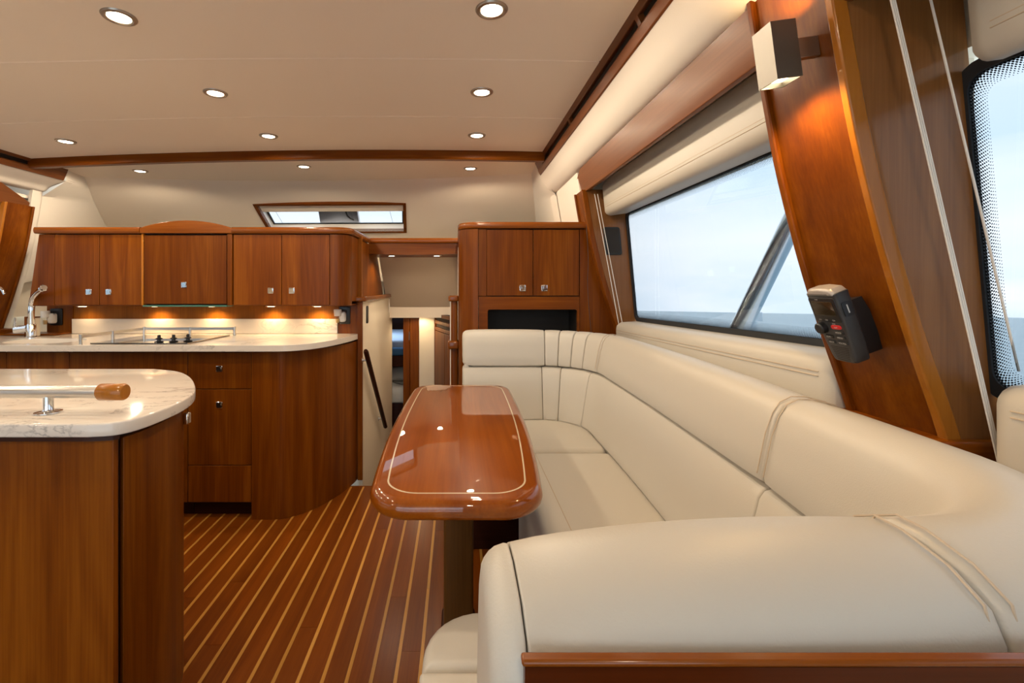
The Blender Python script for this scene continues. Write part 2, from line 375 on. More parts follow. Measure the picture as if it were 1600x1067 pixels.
# floor: teak planks with pale strips, both picked apart one by one
fl = structure('floor')
part('subfloor', MB().box(-2.95, .95, Y_AFT, 2.815, -.06, -.012), 'groove', fl)
PW = .0745; X_REF = (680.5-CX)/352.5*1.208
k0 = int(math.floor((-2.45-X_REF)/PW)); k1 = int(math.ceil((.34-X_REF)/PW))
for k in range(k0, k1+1):
    x = X_REF+k*PW
    y = Y_AFT
    while y < 2.815:
        ln = random.uniform(.9, 1.7); y1 = min(2.815, y+ln)
        if 2.815-y1 < .25: y1 = 2.815
        part('plank', MB().box(x+.0062, x+PW-.0062, y+.0004, y1-.0004, -.014, 0), 'plank', fl); y = y1
    y = Y_AFT
    while y < 2.815:
        y1 = min(2.815, y+random.uniform(1.1, 2.1))
        if 2.815-y1 < .25: y1 = 2.815
        part('inlay_strip', MB().box(x-.0056, x+.0056, y+.0003, y1-.0003, -.014, -.0002), 'holly', fl); y = y1
part('nosing', MB().box(-.66, .06, 2.80, 2.83, -.06, -.001), 'wood_x', fl)

# ceiling: slightly cambered headliner panels
ce = structure('ceiling')
ys = [Y_AFT, -1.14, -.59, -.04, .51, 1.06, 1.61, 2.16, 2.695]
for a, b in zip(ys, ys[1:]):
    def fn(u, v, a=a, b=b):
        x = lerp(-2.47, .495, u); d = 0
        vv = min(v, 1-v)*(b-a)
        d = .003 if vv < .001 else 0
        return (x, lerp(a+.0008, b-.0008, v), zc(x)+d)
    mb = MB(); n = 24
    vs = [0, .006, .03, .97, .994, 1]
    mb.slab(lambda u, v: fn(u, vs[round(v*5)]), n, 5, (0, 0, .02)); part('ceiling_panel', mb, 'vinyl', ce)
part('deckhead', MB().box(-3.0, 1.0, Y_AFT-.05, 3.55, 2.03, 2.06), 'vinyl', ce)
def yb(x): return 3.47-.13*(x+.9)**2
part('forward_panel', MB().slab(lambda u, v: (lerp(-2.62, .56, u), lerp(2.74, yb(lerp(-2.62, .56, u)), v), zc(lerp(-2.62, .56, u))), 24, 4, (0, 0, .02)), 'vinyl', ce)

# cross beam
mb = MB(); rings = []
for i in range(33):
    x = lerp(-2.475, .505, i/32); z = zc(x)
    rings.append([(x, 2.693, z+.004), (x, 2.693, z-.042), (x, 2.70, z-.050), (x, 2.735, z-.050), (x, 2.742, z-.042), (x, 2.742, z+.004)])
b = mb.loft(rings); struct('trim_1', b, 'wood_x')

# ventilation trims along both sides of the headliner
def side(x, sgn): return x if sgn > 0 else MIR-x
def vent_trim(n, sgn):
    r = structure('trim_%d' % n, (side(.51, sgn), .6, EYE+.70))
    y0, y1 = Y_AFT, 2.95
    k = 0 if sgn > 0 else 1; A = Vector((.488-.043*k, 0, EYE+.782-.034*k)); B = Vector((.528-.043*k, 0, EYE+.698-.034*k)); d = (B-A); nin = Vector((-d.z, 0, d.x)).normalized()*-1
    if nin.x > 0: nin = -nin
    def pt(t, o): p = A+d*t+nin*o; return (side(p.x, sgn), p.z)
    def bar(t0, t1, ya, yb_, o0=-.022, o1=0.0):
        q = [pt(t0, o0), pt(t1, o0), pt(t1, o1), pt(t0, o1)]
        return MB().loft([[(x, ya, z) for x, z in q], [(x, yb_, z) for x, z in q]])
    part('upper_rail', bar(0, .36, y0, y1), 'wood_trim_y', r, .003)
    part('lower_rail', bar(.60, 1.0, y0, y1, -.03, .004), 'wood_trim_y', r, .006)
    part('slot_back', bar(.3, .66, y0, y1-.02, -.03, -.018), 'void', r)
    edges = [y0, -.9, -.87, -.1, -.07, .72, .75, 1.52, 1.55, 2.06, 2.09, 2.78]
    for a in ((2.79, y1), (2.10, 2.125), (1.30, 1.32), (.4, .42), (-.5, -.48)):
        part('slot_divider', bar(.34, .62, a[0], a[1], -.02, -.0005), 'wood_trim_y', r)
    # rounded forward tip
    return r
vent_trim(2, 1); vent_trim(3, -1)

# soffit, valance, recess roof on both sides
def side_upper(sgn, wname, tn):
    w = structure(wname, (side(.93, sgn), 1.0, 0))
    S = lambda p: (side(p[0], sgn), p[1], p[2])
    k = 0 if sgn > 0 else 1
    sec = smooth_path([(.528-.043*k, EYE+.70-.034*k), (.552-.03*k, EYE+.672-.02*k), (.585, EYE+.628), (.618, EYE+.602), (.66, EYE+.595)], 5)
    part('soffit', MB().slab(lambda u, v: S((sec[round(u*(len(sec)-1))].x, lerp(Y_AFT, 3.01 if sgn > 0 else 2.97, v), sec[round(u*(len(sec)-1))].y)), len(sec)-1, 2, (0.02*sgn, 0, .02)), 'vinyl_cream', w)
    part('recess_roof', MB().slab(lambda u, v: S((lerp(.665, .93, u), lerp(Y_AFT, 2.98, v), EYE+.545)), 1, 1, (0, 0, .02)), 'vinyl_cream', w)
    # outer skin: below, above and beside the windows
    gx = .93
    part('lower_panel', MB().box(*sorted((side(gx, sgn), side(gx+.05, sgn))), Y_AFT, 4.3, -.05, EYE-.19), 'cream', w)
    part('upper_panel', MB().box(*sorted((side(.88, sgn), side(1.0, sgn))), Y_AFT, 4.3, EYE+.41, 2.05), 'cream', w)
    for a, b_ in ((2.42 if sgn > 0 else 2.76, 4.3), (.84, .97), (Y_AFT, -1.0)):
        part('window_post', MB().box(*sorted((side(.855 if a > 2 else .875, sgn), side(.872 if a > 2 else .93, sgn))), a, b_, EYE-.2, EYE+.42), 'cream', w)
    # valance board with its pointed forward tip
    q = [(.626, EYE+.606), (.660, EYE+.487), (.678, EYE+.487), (.648, EYE+.606)]
    v = structure('trim_%d' % tn, (side(.65, sgn), 1.0, EYE+.487))
    yf = (2.37, 2.74, 2.74, 2.37) if sgn > 0 else (2.68, 2.98, 2.98, 2.68)
    part('board', MB().loft([[S((x, Y_AFT, z)) for x, z in q], [S((x, yf[i], z)) for i, (x, z) in enumerate(q)]]), 'wood_trim_y', v, .002)
    part('blind_track', MB().box(*sorted((side(.672, sgn), side(.69, sgn))), .9, 2.3, EYE+.50, EYE+.515), 'steel', v)
    return w
side_upper(1, 'wall_right', 4); side_upper(-1, 'wall_left', 5)

# curved pilasters between the windows (face, pale beads, reveal panels)
def pilaster(n, sgn, ya, yf, z0=-.30, z1=.66, bead='wood_bead', bw=.016):
    zs = [lerp(z0, z1, i/24) for i in range(25)]
    r = structure('trim_%d' % n, (side(XP(z0), sgn), (ya+yf)/2, EYE+z0))
    def col(fa, fb, y0, y1):
        return MB().loft([[(side(fa(z), sgn), y0, EYE+z), (side(fb(z), sgn), y0, EYE+z), (side(fb(z), sgn), y1, EYE+z), (side(fa(z), sgn), y1, EYE+z)] for z in zs])
    part('face_panel', col(lambda z: XP(z), lambda z: XP(z)+.02, ya+.014, yf-.014), 'wood_z', r)
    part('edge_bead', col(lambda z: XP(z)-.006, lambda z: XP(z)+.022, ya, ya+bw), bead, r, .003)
    part('edge_bead', col(lambda z: XP(z)-.010, lambda z: XP(z)+.022, yf-.016, yf), 'wood_z', r, .003)
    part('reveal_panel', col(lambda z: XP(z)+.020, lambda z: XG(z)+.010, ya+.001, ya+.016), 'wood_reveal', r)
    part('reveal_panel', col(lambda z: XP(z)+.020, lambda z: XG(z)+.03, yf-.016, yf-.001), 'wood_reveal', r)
    return r
pilaster(6, 1, .797, 1.0); pilaster(7, 1, 2.395, 2.54, z1=.495, bead='wood_z', bw=.012); pilaster(8, 1, -1.25, -1.0)
pilaster(9, -1, .797, 1.0); pilaster(10, -1, 2.73, 2.92, z1=.495); pilaster(11, -1, -1.25, -1.0)

# windows: gasket, glass, dotted border, padded surround
def window(n, sgn, y0, y1, zb0, zb1, zt, xin_top=.745, xin_bot=.805, pad_bot=-.36, ysec=(0, 0), zpt=.355, pz=0):
    r = structure('window_%d' % n, (side(.9, sgn), (y0+y1)/2, EYE-.2))
    zb = lambda y: lerp(zb0, zb1, (y-y0)/(y1-y0))
    G = lambda y, z, o=0: (side(XG(z)+o, sgn), y, EYE+z)
    n_ = 6
    def loop(d, o, rad):
        pts = rrect(y0+d, zb0+d, y1-d, zt-d, rad, 5)
        out = []
        for y, z in pts:
            t = (z-zb0)/(zt-zb0); zz = lerp(zb(y)+(d if t < .5 else 0)*0, zt, t); out.append(G(y, zz, o))
        return out
    g = MB(); g.loft([loop(.0, .001, .05), loop(.0, .005, .05)]); part('glass', g, 'glass', r)
    a, b, c, d = loop(-.014, -.004, .045), loop(.007, -.004, .03), loop(.007, .006, .03), loop(-.014, .006, .045)
    nn = len(a); m = MB(); m.add(a+b+c+d, [(i, (i+1) % nn, nn+(i+1) % nn, nn+i) for i in range(nn)]+[(nn+i, nn+(i+1) % nn, 2*nn+(i+1) % nn, 2*nn+i) for i in range(nn)]+[(3*nn+i, 3*nn+(i+1) % nn, (i+1) % nn, i) for i in range(nn)]+[(2*nn+i, 2*nn+(i+1) % nn, 3*nn+(i+1) % nn, 3*nn+i) for i in range(nn)])
    part('gasket', m, 'rubber', r)
    o1, o2 = loop(.006, -.0005, .03), loop(.034, -.0005, .02)
    m = MB(); m.add(o1+o2, [(i, (i+1) % nn, nn+(i+1) % nn, nn+i) for i in range(nn)])
    fo = part('printed_border', m, 'frit', r)
    me = fo.data; uvl = me.uv_layers.new(name='UVMap'); cum = [0]
    for i in range(nn): cum.append(cum[-1]+(Vector(o1[(i+1) % nn])-Vector(o1[i])).length)
    off = root_off(r)
    import_map = {}
    for po in me.polygons:
        idx = po.index
        for li in po.loop_indices:
            co = me.vertices[me.loops[li].vertex_index].co+off
            best = min(range(2*nn), key=lambda q: (Vector((o1+o2)[q])-co).length_squared)
            i = best % nn; s = cum[i]
            uvl.data[li].uv = (s, 0 if best < nn else .028)
        ss = [uvl.data[li].uv[0] for li in po.loop_indices]
        if max(ss)-min(ss) > cum[-1]/2:
            for li in po.loop_indices:
                if uvl.data[li].uv[0] < cum[-1]/2: uvl.data[li].uv = (uvl.data[li].uv[0]+cum[-1], uvl.data[li].uv[1])
    # padded surround, swept fore and aft with rounded ends
    def pad(name, sec, ya, yb_, re, dz=lambda y: 0):
        rings = []; st = [0, .12, .3, .6, 1]
        ysq = [(ya+re*(1-math.cos(PI/2*t)), re*(1-math.sin(PI/2*t))) for t in st]+[(yb_-re*(1-math.cos(PI/2*t)), re*(1-math.sin(PI/2*t))) for t in reversed(st)]
        for y, ins in ysq:
            q = inset_poly(sec, ins*.9); rings.append([(side(x, sgn), y, EYE+z+dz(y)) for x, z in q])
        p = part(name, MB().loft(rings), 'leather', r); p['label'] = 'cream padded leather surround'; return p
    sh = ysec
    up = ([(xin_top-.012, .505), (xin_top, zpt+.035)]+[(xin_top+.03-.03*math.cos(a), zpt+.03-.03*math.sin(a)) for a in (0.3, .8, 1.2, 1.57)]+[(XG(.4)-.008, zpt+.012), (XG(.5)-.008, .535), (xin_top+.005, .535)])
    pad('upper_pad', up, y0-.035+sh[0], y1+.035+sh[1], .035)
    lo = ([(xin_bot, pad_bot), (XG(-.2)+.03, pad_bot), (XG(-.2)+.03, zb0-.015), (XG(-.15)-.006, zb0-.012+pz)]+[(xin_bot+.035-.035*math.sin(a), zb0+pz-.05+.035*math.cos(a)) for a in (.3, .8, 1.2, 1.57)])
    lo = lo if True else lo
    pad('lower_pad', lo, y0-.035+sh[0], y1+.035+sh[1], .03, lambda y: zb(y)-zb0)
    for dzz in (.030, .040):
        part('stitching', MB().tube([(side(xin_top-.0012, sgn), lerp(y0+.01+ysec[0], y1-.01+ysec[1], i/20), EYE+zpt+.012+dzz) for i in range(21)], .0011, 5), 'stitch', r)
        part('stitching', MB().tube([(side(xin_bot-.0012, sgn), lerp(y0+ysec[0], y1+ysec[1], i/20), EYE+zb(lerp(y0, y1, i/20))+pz-.045-dzz+.02) for i in range(21)], .0011, 5), 'stitch', r)
    return r
window(1, 1, .99, 2.385, -.135, -.166, .372, ysec=(.050, -.030))
window(2, 1, -.96, .800, -.18, -.18, .362, .80, .842, -.305, ysec=(0, -.09), zpt=.345, pz=.045)
window(3, -1, .99, 2.70, -.15, -.166, .372)
window(4, -1, -.96, .765, -.14, -.14, .362)

# forward brow: sloping headliner with a windscreen light in it
BR = 1.477
def S2(x, t, o=0.0):
    y = lerp(yb(x), 4.3, t); z = lerp(zc(x), BR, t); return (x, y+o*.52, z+o*.85)
wf = structure('wall_forward', (-1, 4.3, 0))
XL = lambda t: -2.5-.52*t; XR = lambda t: .512+.235*t
HL = lambda t: -1.574-.008*(t-.27); HR = lambda t: -.418-.08*(t-.27)
TA, TB = .2725, .625
def brow(x0, x1, t0, t1, nu, nv): return MB().slab(lambda u, v: S2(lerp(x0(lerp(t0, t1, v)), x1(lerp(t0, t1, v)), u), lerp(t0, t1, v)), nu, nv, (0, .012, .02))
part('brow_panel', brow(XL, HL, 0, 1, 10, 8), 'vinyl', wf)
part('brow_panel', brow(HL, HR, 0, TA, 10, 4), 'vinyl', wf)
part('brow_panel', brow(HL, HR, TB, 1, 10, 4), 'vinyl', wf)
part('brow_panel', brow(HR, XR, 0, 1, 10, 8), 'vinyl', wf)
part('bulkhead', MB().box(-3.05, -.66, 4.28, 4.33, -.8, BR+.02), 'cream', wf)
part('bulkhead', MB().box(.02, 1.0, 4.28, 4.33, -.8, BR+.02), 'cream', wf)
part('bulkhead', MB().box(-.67, .03, 4.28, 4.33, .93, BR+.02), 'cream', wf)
# cheeks: from the brow's side edges round to the cabin sides
def cheek(name, ea, eb, mid):
    def fn(u, v):
        a = Vector(ea(v)); b = Vector(eb(v)); m = Vector(mid(v)); return a*(1-u)**2+m*2*u*(1-u)+b*u*u
    part(name, MB().slab(fn, 12, 40, (0, .02, .01)), 'vinyl_cream', wf)
def port_edge(v):
    if v < .1: return (-2.472-.1*v, 2.965, EYE+lerp(.745, .665, v/.1))
    if v < .25: return (lerp(-2.482, MIR-XP(.57), (v-.1)/.15), 2.965, EYE+lerp(.665, .57, (v-.1)/.15))
    z = lerp(.57, .02, (v-.25)/.75); return (MIR-XP(z), 2.965, EYE+z)
def star_edge(v):
    if v < .1: return (lerp(.490, .528, v/.1), 2.965, EYE+lerp(.79, .700, v/.1))
    if v < .25: return (lerp(.528, XP(.57), (v-.1)/.15), 2.965, EYE+lerp(.700, .57, (v-.1)/.15))
    z = lerp(.57, .02, (v-.25)/.75); return (XP(z), 2.965, EYE+z)
cheek('cheek_panel', lambda v: S2(XR(v), v), star_edge, lambda v: (Vector(S2(XR(v), v))+Vector(star_edge(v)))/2+Vector((.07, .12, .03))*min(1, v*4))
cheek('cheek_panel', lambda v: S2(XL(v), v), port_edge, lambda v: (Vector(S2(XL(v), v))+Vector(port_edge(v)))/2)
part('side_lining', MB().slab(lambda u, v: (MIR-XP(lerp(-.40, .60, v))-.004, lerp(2.9, 2.97, u), EYE+lerp(-.40, .60, v)), 2, 10, (-.02, 0, 0)), 'vinyl_cream', wf)
part('side_lining', MB().slab(lambda u, v: (XP(lerp(-.40, .60, v))+.004, lerp(2.46, 3.16, u), EYE+lerp(-.40, .60, v)), 2, 10, (.02, 0, 0)), 'vinyl_cream', wf)

# windscreen light in the brow
ws = structure('window_5', (-1, 3.85, 1.65))
def sq(o, e, t_e):                                     # a loop on the brow, shrunk by e (m) and t_e
    return [S2(HL(TA)+e, TA+t_e, o), S2(HR(TA)-e, TA+t_e, o), S2(HR(TB)-e, TB-t_e, o), S2(HL(TB)+e, TB-t_e, o)]
def ring(mat, name, l, parent):
    m = MB()
    for a, b in zip(l, l[1:]): m.add(a+b, [(i, (i+1) % 4, 4+(i+1) % 4, 4+i) for i in range(4)])
    return part(name, m, mat, parent)
ring('wood_x', 'timber_lip', [sq(.03, -.018, -.012), sq(-.004, -.018, -.012), sq(-.004, .006, .008), sq(.03, .006, .008)], ws)
ring('white_plastic', 'reveal', [sq(.0, .006, .008), sq(.09, .006, .008)], ws)
ring('rubber', 'gasket', [sq(.080, .006, .008), sq(.078, .022, .022), sq(.085, .022, .022)], ws)
part('glass', MB().loft([sq(.086, .0, 0), sq(.09, .0, 0)]), 'glass', ws)
part('shade_cassette', MB().loft([[S2(HL(TA)+.012, t, o) for t, o in ((TA+.01, .012), (TA+.10, .012), (TA+.10, .05), (TA+.01, .05))], [S2(HR(TA)-.012, t, o) for t, o in ((TA+.01, .012), (TA+.10, .012), (TA+.10, .05), (TA+.01, .05))]]), 'vinyl', ws, .004)
xm = lambda t: lerp(-1.13, -1.18, (t-TA)/(TB-TA)); xm2 = lambda t: lerp(-.82, -.846, (t-TA)/(TB-TA))
part('mullion', MB().loft([[S2(f_x(t), t, o) for t, o in ((TA-.05, o0_), (TB+.05, o0_), (TB+.05, o0_+.05), (TA-.05, o0_+.05))] for f_x, o0_ in ((xm, .098), (lambda t: (xm(t)+xm2(t))/2, .135), (xm2, .098))]), 'mauve', ws)
part('latch', MB().tube([S2(-.93, .45, .088), S2(-.91, .47, .05), S2(-.89, .51, .05), S2(-.885, .57, .088)], .006, 8), 'black', ws)
for xx in (-1.50, -.56):
    part('heater_wire', MB().tube([S2(xx, TA+.12, .082), S2(xx+.01, TB-.02, .082)], .0012, 5), 'rubber', ws)

# aft bulkhead with its glazed door
wa = structure('wall_aft', (-1, Y_AFT, 0))
part('panel', MB().box(-3.0, -2.3, Y_AFT-.06, Y_AFT, 0, 2.05), 'cream', wa)
part('panel', MB().box(.35, 1.0, Y_AFT-.06, Y_AFT, 0, 2.05), 'cream', wa)
part('panel', MB().box(-2.3, .35, Y_AFT-.06, Y_AFT, 1.92, 2.05), 'cream', wa)
dr = structure('door_1', (-1, Y_AFT, 0))
part('glass', MB().box(-2.3, .35, Y_AFT-.035, Y_AFT-.027, 0, 1.92), 'door_glass', dr)
for x in (-2.3, -1.02, .30): part('stile', MB().box(x, x+.05, Y_AFT-.05, Y_AFT-.01, 0, 1.92), 'steel', dr)
part('rail', MB().box(-2.3, .35, Y_AFT-.05, Y_AFT-.01, 1.87, 1.92), 'steel', dr)
part('handle', MB().tube([(-.95, Y_AFT+.03, .8), (-.95, Y_AFT+.03, 1.2)], .012), 'chrome', dr)

# timber ledge behind the sofa, under the side windows
tl = structure('trim_12', (.85, 0, .88))
part('ledge', MB().box(.755, .99, -1.2, .985, EYE-.325, EYE-.308), 'wood_y', tl, .004)
part('ledge', MB().box(.755, .99, 1.0, 2.5, EYE-.365, EYE-.352), 'wood_y', tl, .004)
mb = MB(); mb.prism([(.80, .78), (.985, .78), (.985, 1.03), (.79, 1.03), (.785, 1.02), (.785, .80)], EYE-.308, EYE-.262); part('pilaster_plinth', mb, 'wood_x', tl, .006)
part('sill_batten', MB().box(.826, .842, -1.0, .738, EYE-.308, EYE-.296), 'white_plastic', tl, .003)

# ------------------------------------------------------------------ galley along the forward side
def sweep(mb, path, sec):
    """sweep a closed section (out, z) along a plan path; out points to the right of the direction of travel"""
    P = [Vector(p) for p in path]; rings = []
    for i, p in enumerate(P):
        a = (P[i]-P[i-1]).normalized() if i else (P[1]-P[0]).normalized()
        b = (P[i+1]-P[i]).normalized() if i < len(P)-1 else a
        na = Vector((a.y, -a.x)); nb = Vector((b.y, -b.x)); m = (na+nb).normalized(); k = 1/max(.4, m.dot(na))
        rings.append([(p.x+m.x*o*k, p.y+m.y*o*k, z) for o, z in sec])
    return mb.loft(rings)
def mould_sec(z0, z1, out=.02, back=-.05):
    h = (z1-z0); r = h*.45
    return [(back, z0), (out-.008, z0)]+[(out-r*.6+r*.6*math.cos(a), (z0+z1)/2+h/2*math.sin(a)) for a in (-1.2, -.7, -.25, .25, .7, 1.2)]+[(out-.012, z1), (back, z1)]
latch_mb = MB(); latch_mb.loft([[(x, y, z) for x, z in rrect(-.0165+d, -.0165+d, .0165-d, .0165-d, .004, 3)] for y, d in ((0, 0), (-.004, 0), (-.006, .002))])
latch_mb.loft([[(x+.003, y, z+.001) for x, z in rrect(-.0085, -.0065, .0085, .0065, .002, 3)] for y in (-.005, -.0095)])
LATCH = mesh_from('latch', latch_mb, Vector((0, 0, 0)), M['chrome'])
def latch(parent, x, y, z): return shared('latch', LATCH, parent, (x, y, z))
def front(name, x0, x1, z0, z1, y, parent, mat='wood_z', th=.018, gap=.0016):
    return part(name, MB().box(x0+gap, x1-gap, y, y+th, z0+gap, z1-gap), mat, parent, .0015)

WALL_Y = 2.94
gw = structure('trim_13', (-1.6, WALL_Y, .9))
part('panel', MB().box(-2.575, -.60, WALL_Y, WALL_Y+.03, .80, 1.52), 'wood_strip', gw)
part('end_stile', MB().box(-.745, -.602, WALL_Y-.006, WALL_Y, .91, 1.10), 'wood_z', gw)
part('left_stile', MB().box(-2.575, -2.412, WALL_Y-.006, WALL_Y, .91, 1.10), 'wood_z', gw)
gl = structure('trim_14', (-2.6, 2.87, .91))
part('ledge_strip', MB().box(-2.84, -2.412, 2.80, 2.934, .911, .922), 'wood_x', gl, .003)
part('pilaster_foot', MB().box(-2.90, -2.76, 2.72, 2.93, .911, .945), 'wood_x', gl, .004)

# quartz upstand
solo('upstand', MB().box(-2.41, -.748, WALL_Y-.018, WALL_Y-.001, .911, 1.003), 'quartz', 'low veined cream quartz upstand along the galley wall behind the hob', 'upstand', bevel=.002)

UB, UT, UF = 1.098, 1.505, 2.68
def ux(px): return (px-CX)/F*UF
# left double-door wall cabinet
c = thing('wall_cabinet', 'left double-door cherry wall cabinet above the sink, with slanted left end', 'cabinet', (-2.1, 2.8, UB))
part('carcass', MB().box(ux(85)+.003, ux(221), UF+.018, WALL_Y-.001, UB+.002, UT+.03), 'groove', c)
part('filler_panel', MB().loft([[(-2.458, UF, UB), (ux(85)-.001, UF, UB), (ux(85)-.001, WALL_Y-.002, UB), (-2.53, WALL_Y-.002, UB)], [(-2.398, UF, UT), (ux(85)-.001, UF, UT), (ux(85)-.001, WALL_Y-.002, UT), (-2.47, WALL_Y-.002, UT)]]), 'wood_z', c, .002)
part('bottom_panel', MB().box(-2.45, ux(221), UF+.004, WALL_Y-.002, UB-.004, UB+.001), 'wood_x', c)
d = front('door', ux(85), ux(155.5), UB, UT, UF, c); latch(d, ux(139), UF, EYE-9/F*UF)
d = front('door', ux(155.5), ux(221), UB, UT, UF, c); latch(d, ux(170), UF, EYE-9/F*UF)
part('top_moulding', sweep(MB(), [(-2.415, UF+.002), (ux(221)-.002, UF+.002)], mould_sec(UT+.004, 1.546)), 'wood_trim', c)
# hood cabinet
hx0, hx1 = ux(221)+.002, ux(363.5)
c = thing('hood_cabinet', 'cherry extractor cabinet with arched top board and single flap above the hob', 'cabinet', ((hx0+hx1)/2, 2.8, UB))
part('carcass', MB().box(hx0+.003, hx1-.003, UF+.02, WALL_Y-.001, UB+.002, UT+.03), 'groove', c)
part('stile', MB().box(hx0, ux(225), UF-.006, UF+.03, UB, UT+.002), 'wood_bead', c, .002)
part('stile', MB().box(ux(356), hx1, UF-.010, UF+.03, UB, UT+.002), 'wood_z', c, .003)
d = front('door', ux(225.5), ux(355), UB+.006, UT-.004, UF-.004, c); latch(d, ux(288.5), UF-.004, EYE+2/F*UF)
ap = [(hx0-.004, UT+.004), (hx1+.002, UT+.004)]+[(lerp(hx1+.002, hx0-.004, i/16), UT+.034+.044*math.sin(PI*i/16)**.8) for i in range(17)]
part('arched_board', MB().loft([[(x, UF-.016, z) for x, z in ap], [(x, UF+.05, z) for x, z in ap]]), 'wood_trim', c, .004)
part('glass_lip', MB().box(ux(225), ux(355.5), UF-.012, UF+.10, UB-.008, UB+.001), 'green_glass', c, .001)
part('grease_filter', MB().box(ux(230), ux(350), UF+.03, WALL_Y-.03, UB-.006, UB+.001), 'steel', c)
# right double-door wall cabinet with rounded corner
rx0, rx1 = hx1+.003, ux(515)
c = thing('wall_cabinet', 'right double-door cherry wall cabinet ending in a rounded corner by the companionway', 'cabinet', (-.95, 2.8, UB))
part('carcass', MB().box(rx0+.003, rx1, UF+.018, WALL_Y-.001, UB+.002, UT+.03), 'groove', c)
d = front('door', rx0, ux(440), UB, UT, UF, c); latch(d, ux(423), UF, EYE-7/F*UF)
d = front('door', ux(440), rx1, UB, UT, UF, c); latch(d, ux(456), UF, EYE-7/F*UF)
endp = [(rx1+.002, UF)]+arc(-.70, UF+.085, .078, .085, -90, 0, 10)+[(-.622, WALL_Y), (-.622, 3.27)]
part('rounded_end', curve_strip(MB(), endp[:12], .016, UB, UT), 'wood_z', c)
sidep = [(2.765, UB+.02), (3.955, 1.118), (3.66, 1.432), (3.30, 1.44), (3.29, UT), (2.765, UT)]
part('side_panel', MB().loft([[(x, y, z) for y, z in sidep] for x in (-.640, -.622)]), 'wood_z', c)
part('bottom_panel', MB().prism([(rx0, UF+.004), (rx1, UF+.004)]+arc(-.70, UF+.085, .074, .08, -90, 0, 8)+[(-.626, WALL_Y-.002), (rx0, WALL_Y-.002)], UB-.004, UB+.001), 'wood_x', c)
part('top_moulding', sweep(MB(), [(rx0-.002, UF+.002), (rx1, UF+.002)]+arc(-.70, UF+.087, .078, .085, -90, 0, 10)[1:]+[(-.622, 3.262)], mould_sec(UT+.004, 1.546)), 'wood_trim', c)
# small lights under the wall cabinets
for px, yy in ((135, 2.87), (247, 2.875), (335, 2.875), (426, 2.875), (498, 2.875)):
    x = (px-CX)/F*2.9
    lab = {135: 'small under-cabinet light left of the hob hood', 247: 'left under-cabinet light below the hood, above the hob', 335: 'right under-cabinet light below the hood, above the hob', 426: 'under-cabinet light below the left door of the right wall cabinet', 498: 'under-cabinet light nearest the companionway'}[px]
    zb = UB-.009
    t = thing('cabinet_light', lab, 'light', (x, yy, zb-.006), 'lights under the galley wall cabinets')
    part('bezel', MB().lathe((x, yy, zb-.006), [(.0, 0), (.030, 0), (.032, .003), (.032, .008)], 18), 'steel', t)
    part('lens', MB().lathe((x, yy, zb-.008), [(0, 0), (.02, 0), (.022, .002)], 16), 'lens_dim', t)
    spot('cabinet_lamp', (x, yy, zb-.012), t, 3.0 if px != 135 else .9, 150, .8, .012, col=(1, .68, .34))

# worktop with an undermounted sink
WZ = .91
front_line = [(-2.91, 2.352), (-1.02, 2.352), (-.93, 2.353), (-.86, 2.362), (-.79, 2.405), (-.735, 2.475), (-.685, 2.59), (-.645, 2.74), (-.612, 2.936)]
fl2 = [(p.x, p.y) for p in smooth_path(front_line[1:], 4)]
wt = [(-2.91, 2.352)]+fl2+[(-2.91, 2.936)]
sk = rrect(-2.42, 2.43, -2.06, 2.66, .09, 5)
w = thing('worktop', 'long veined cream quartz galley worktop with curved right end', 'worktop', (-1.8, 2.65, WZ-.032))
part('slab', MB().prism(wt, WZ-.032, WZ, hole=sk), 'quartz', w, .003)
s = thing('sink', 'small stainless steel sink bowl set in the left of the galley worktop', 'sink', (-2.24, 2.545, WZ-.17))
bowl = []
for ins, z in ((-.012, WZ-.034), (-.002, WZ-.034), (.0, WZ-.05), (.008, WZ-.14), (.03, WZ-.160), (.10, WZ-.164)):
    bowl.append([(x, y, z) for x, y in inset_poly(sk, ins)])
part('bowl', MB().loft(bowl+[[(x, y, z-.004) for x, y, z in r_] for r_ in bowl[::-1]][:0], cap=True), 'steel', s)
part('drain', MB().lathe((-2.24, 2.545, WZ-.1635), [(.0, 0), (.03, 0), (.032, .002), (.02, .003), (0, .002)], 16), 'chrome', s)

# base cabinets
BF, BZ0, BZ1 = 2.42, .0875, .866
def bx(px): return (px-CX)/F*BF
def base_unit(name, label, x0, x1, low=0):
    c = thing(name, label, 'cabinet', ((x0+x1)/2, 2.65, 0))
    part('carcass', MB().box(x0+.004, x1-.004, BF+.018, WALL_Y-.004, BZ0-.01, WZ-.033-low), 'groove', c)
    if low: part('carcass_rail', MB().box(x0+.004, x1-.004, BF+.0005, BF+.003, BZ1, WZ-.034), 'groove', c)
    part('toe_board', MB().box(x0+.002, x1-.002, BF+.06, BF+.075, .001, BZ0-.01), 'wood_dark', c)
    return c
c = base_unit('base_cabinet', 'cherry base cabinet door under the sink, far left of the galley', -2.9, bx(10), .15)
front('door', -2.9, bx(10), BZ0, BZ1, BF, c)
c = base_unit('base_cabinet', 'narrow single-door cherry base cabinet left of the hob', bx(10), bx(108), .15)
front('door', bx(10), bx(108), BZ0, BZ1, BF, c)
c = base_unit('base_cabinet', 'wide cherry base cabinet directly below the hob', bx(108), bx(293.5), 0)
front('door', bx(108), bx(293.5), BZ0, BZ1, BF, c)
c = base_unit('drawer_cabinet', 'cherry drawer unit with two square chrome latches beside the curved cabinet', bx(293.5), bx(393), 0)
zz = [BZ1, EYE-161/F*BF, EYE-280/F*BF, BZ0]
for i in range(3):
    d = front('drawer', bx(293.5), bx(393), zz[i+1], zz[i], BF, c)
    if i < 2: latch(d, bx(343), BF, EYE-(129, 185.5)[i]/F*BF)
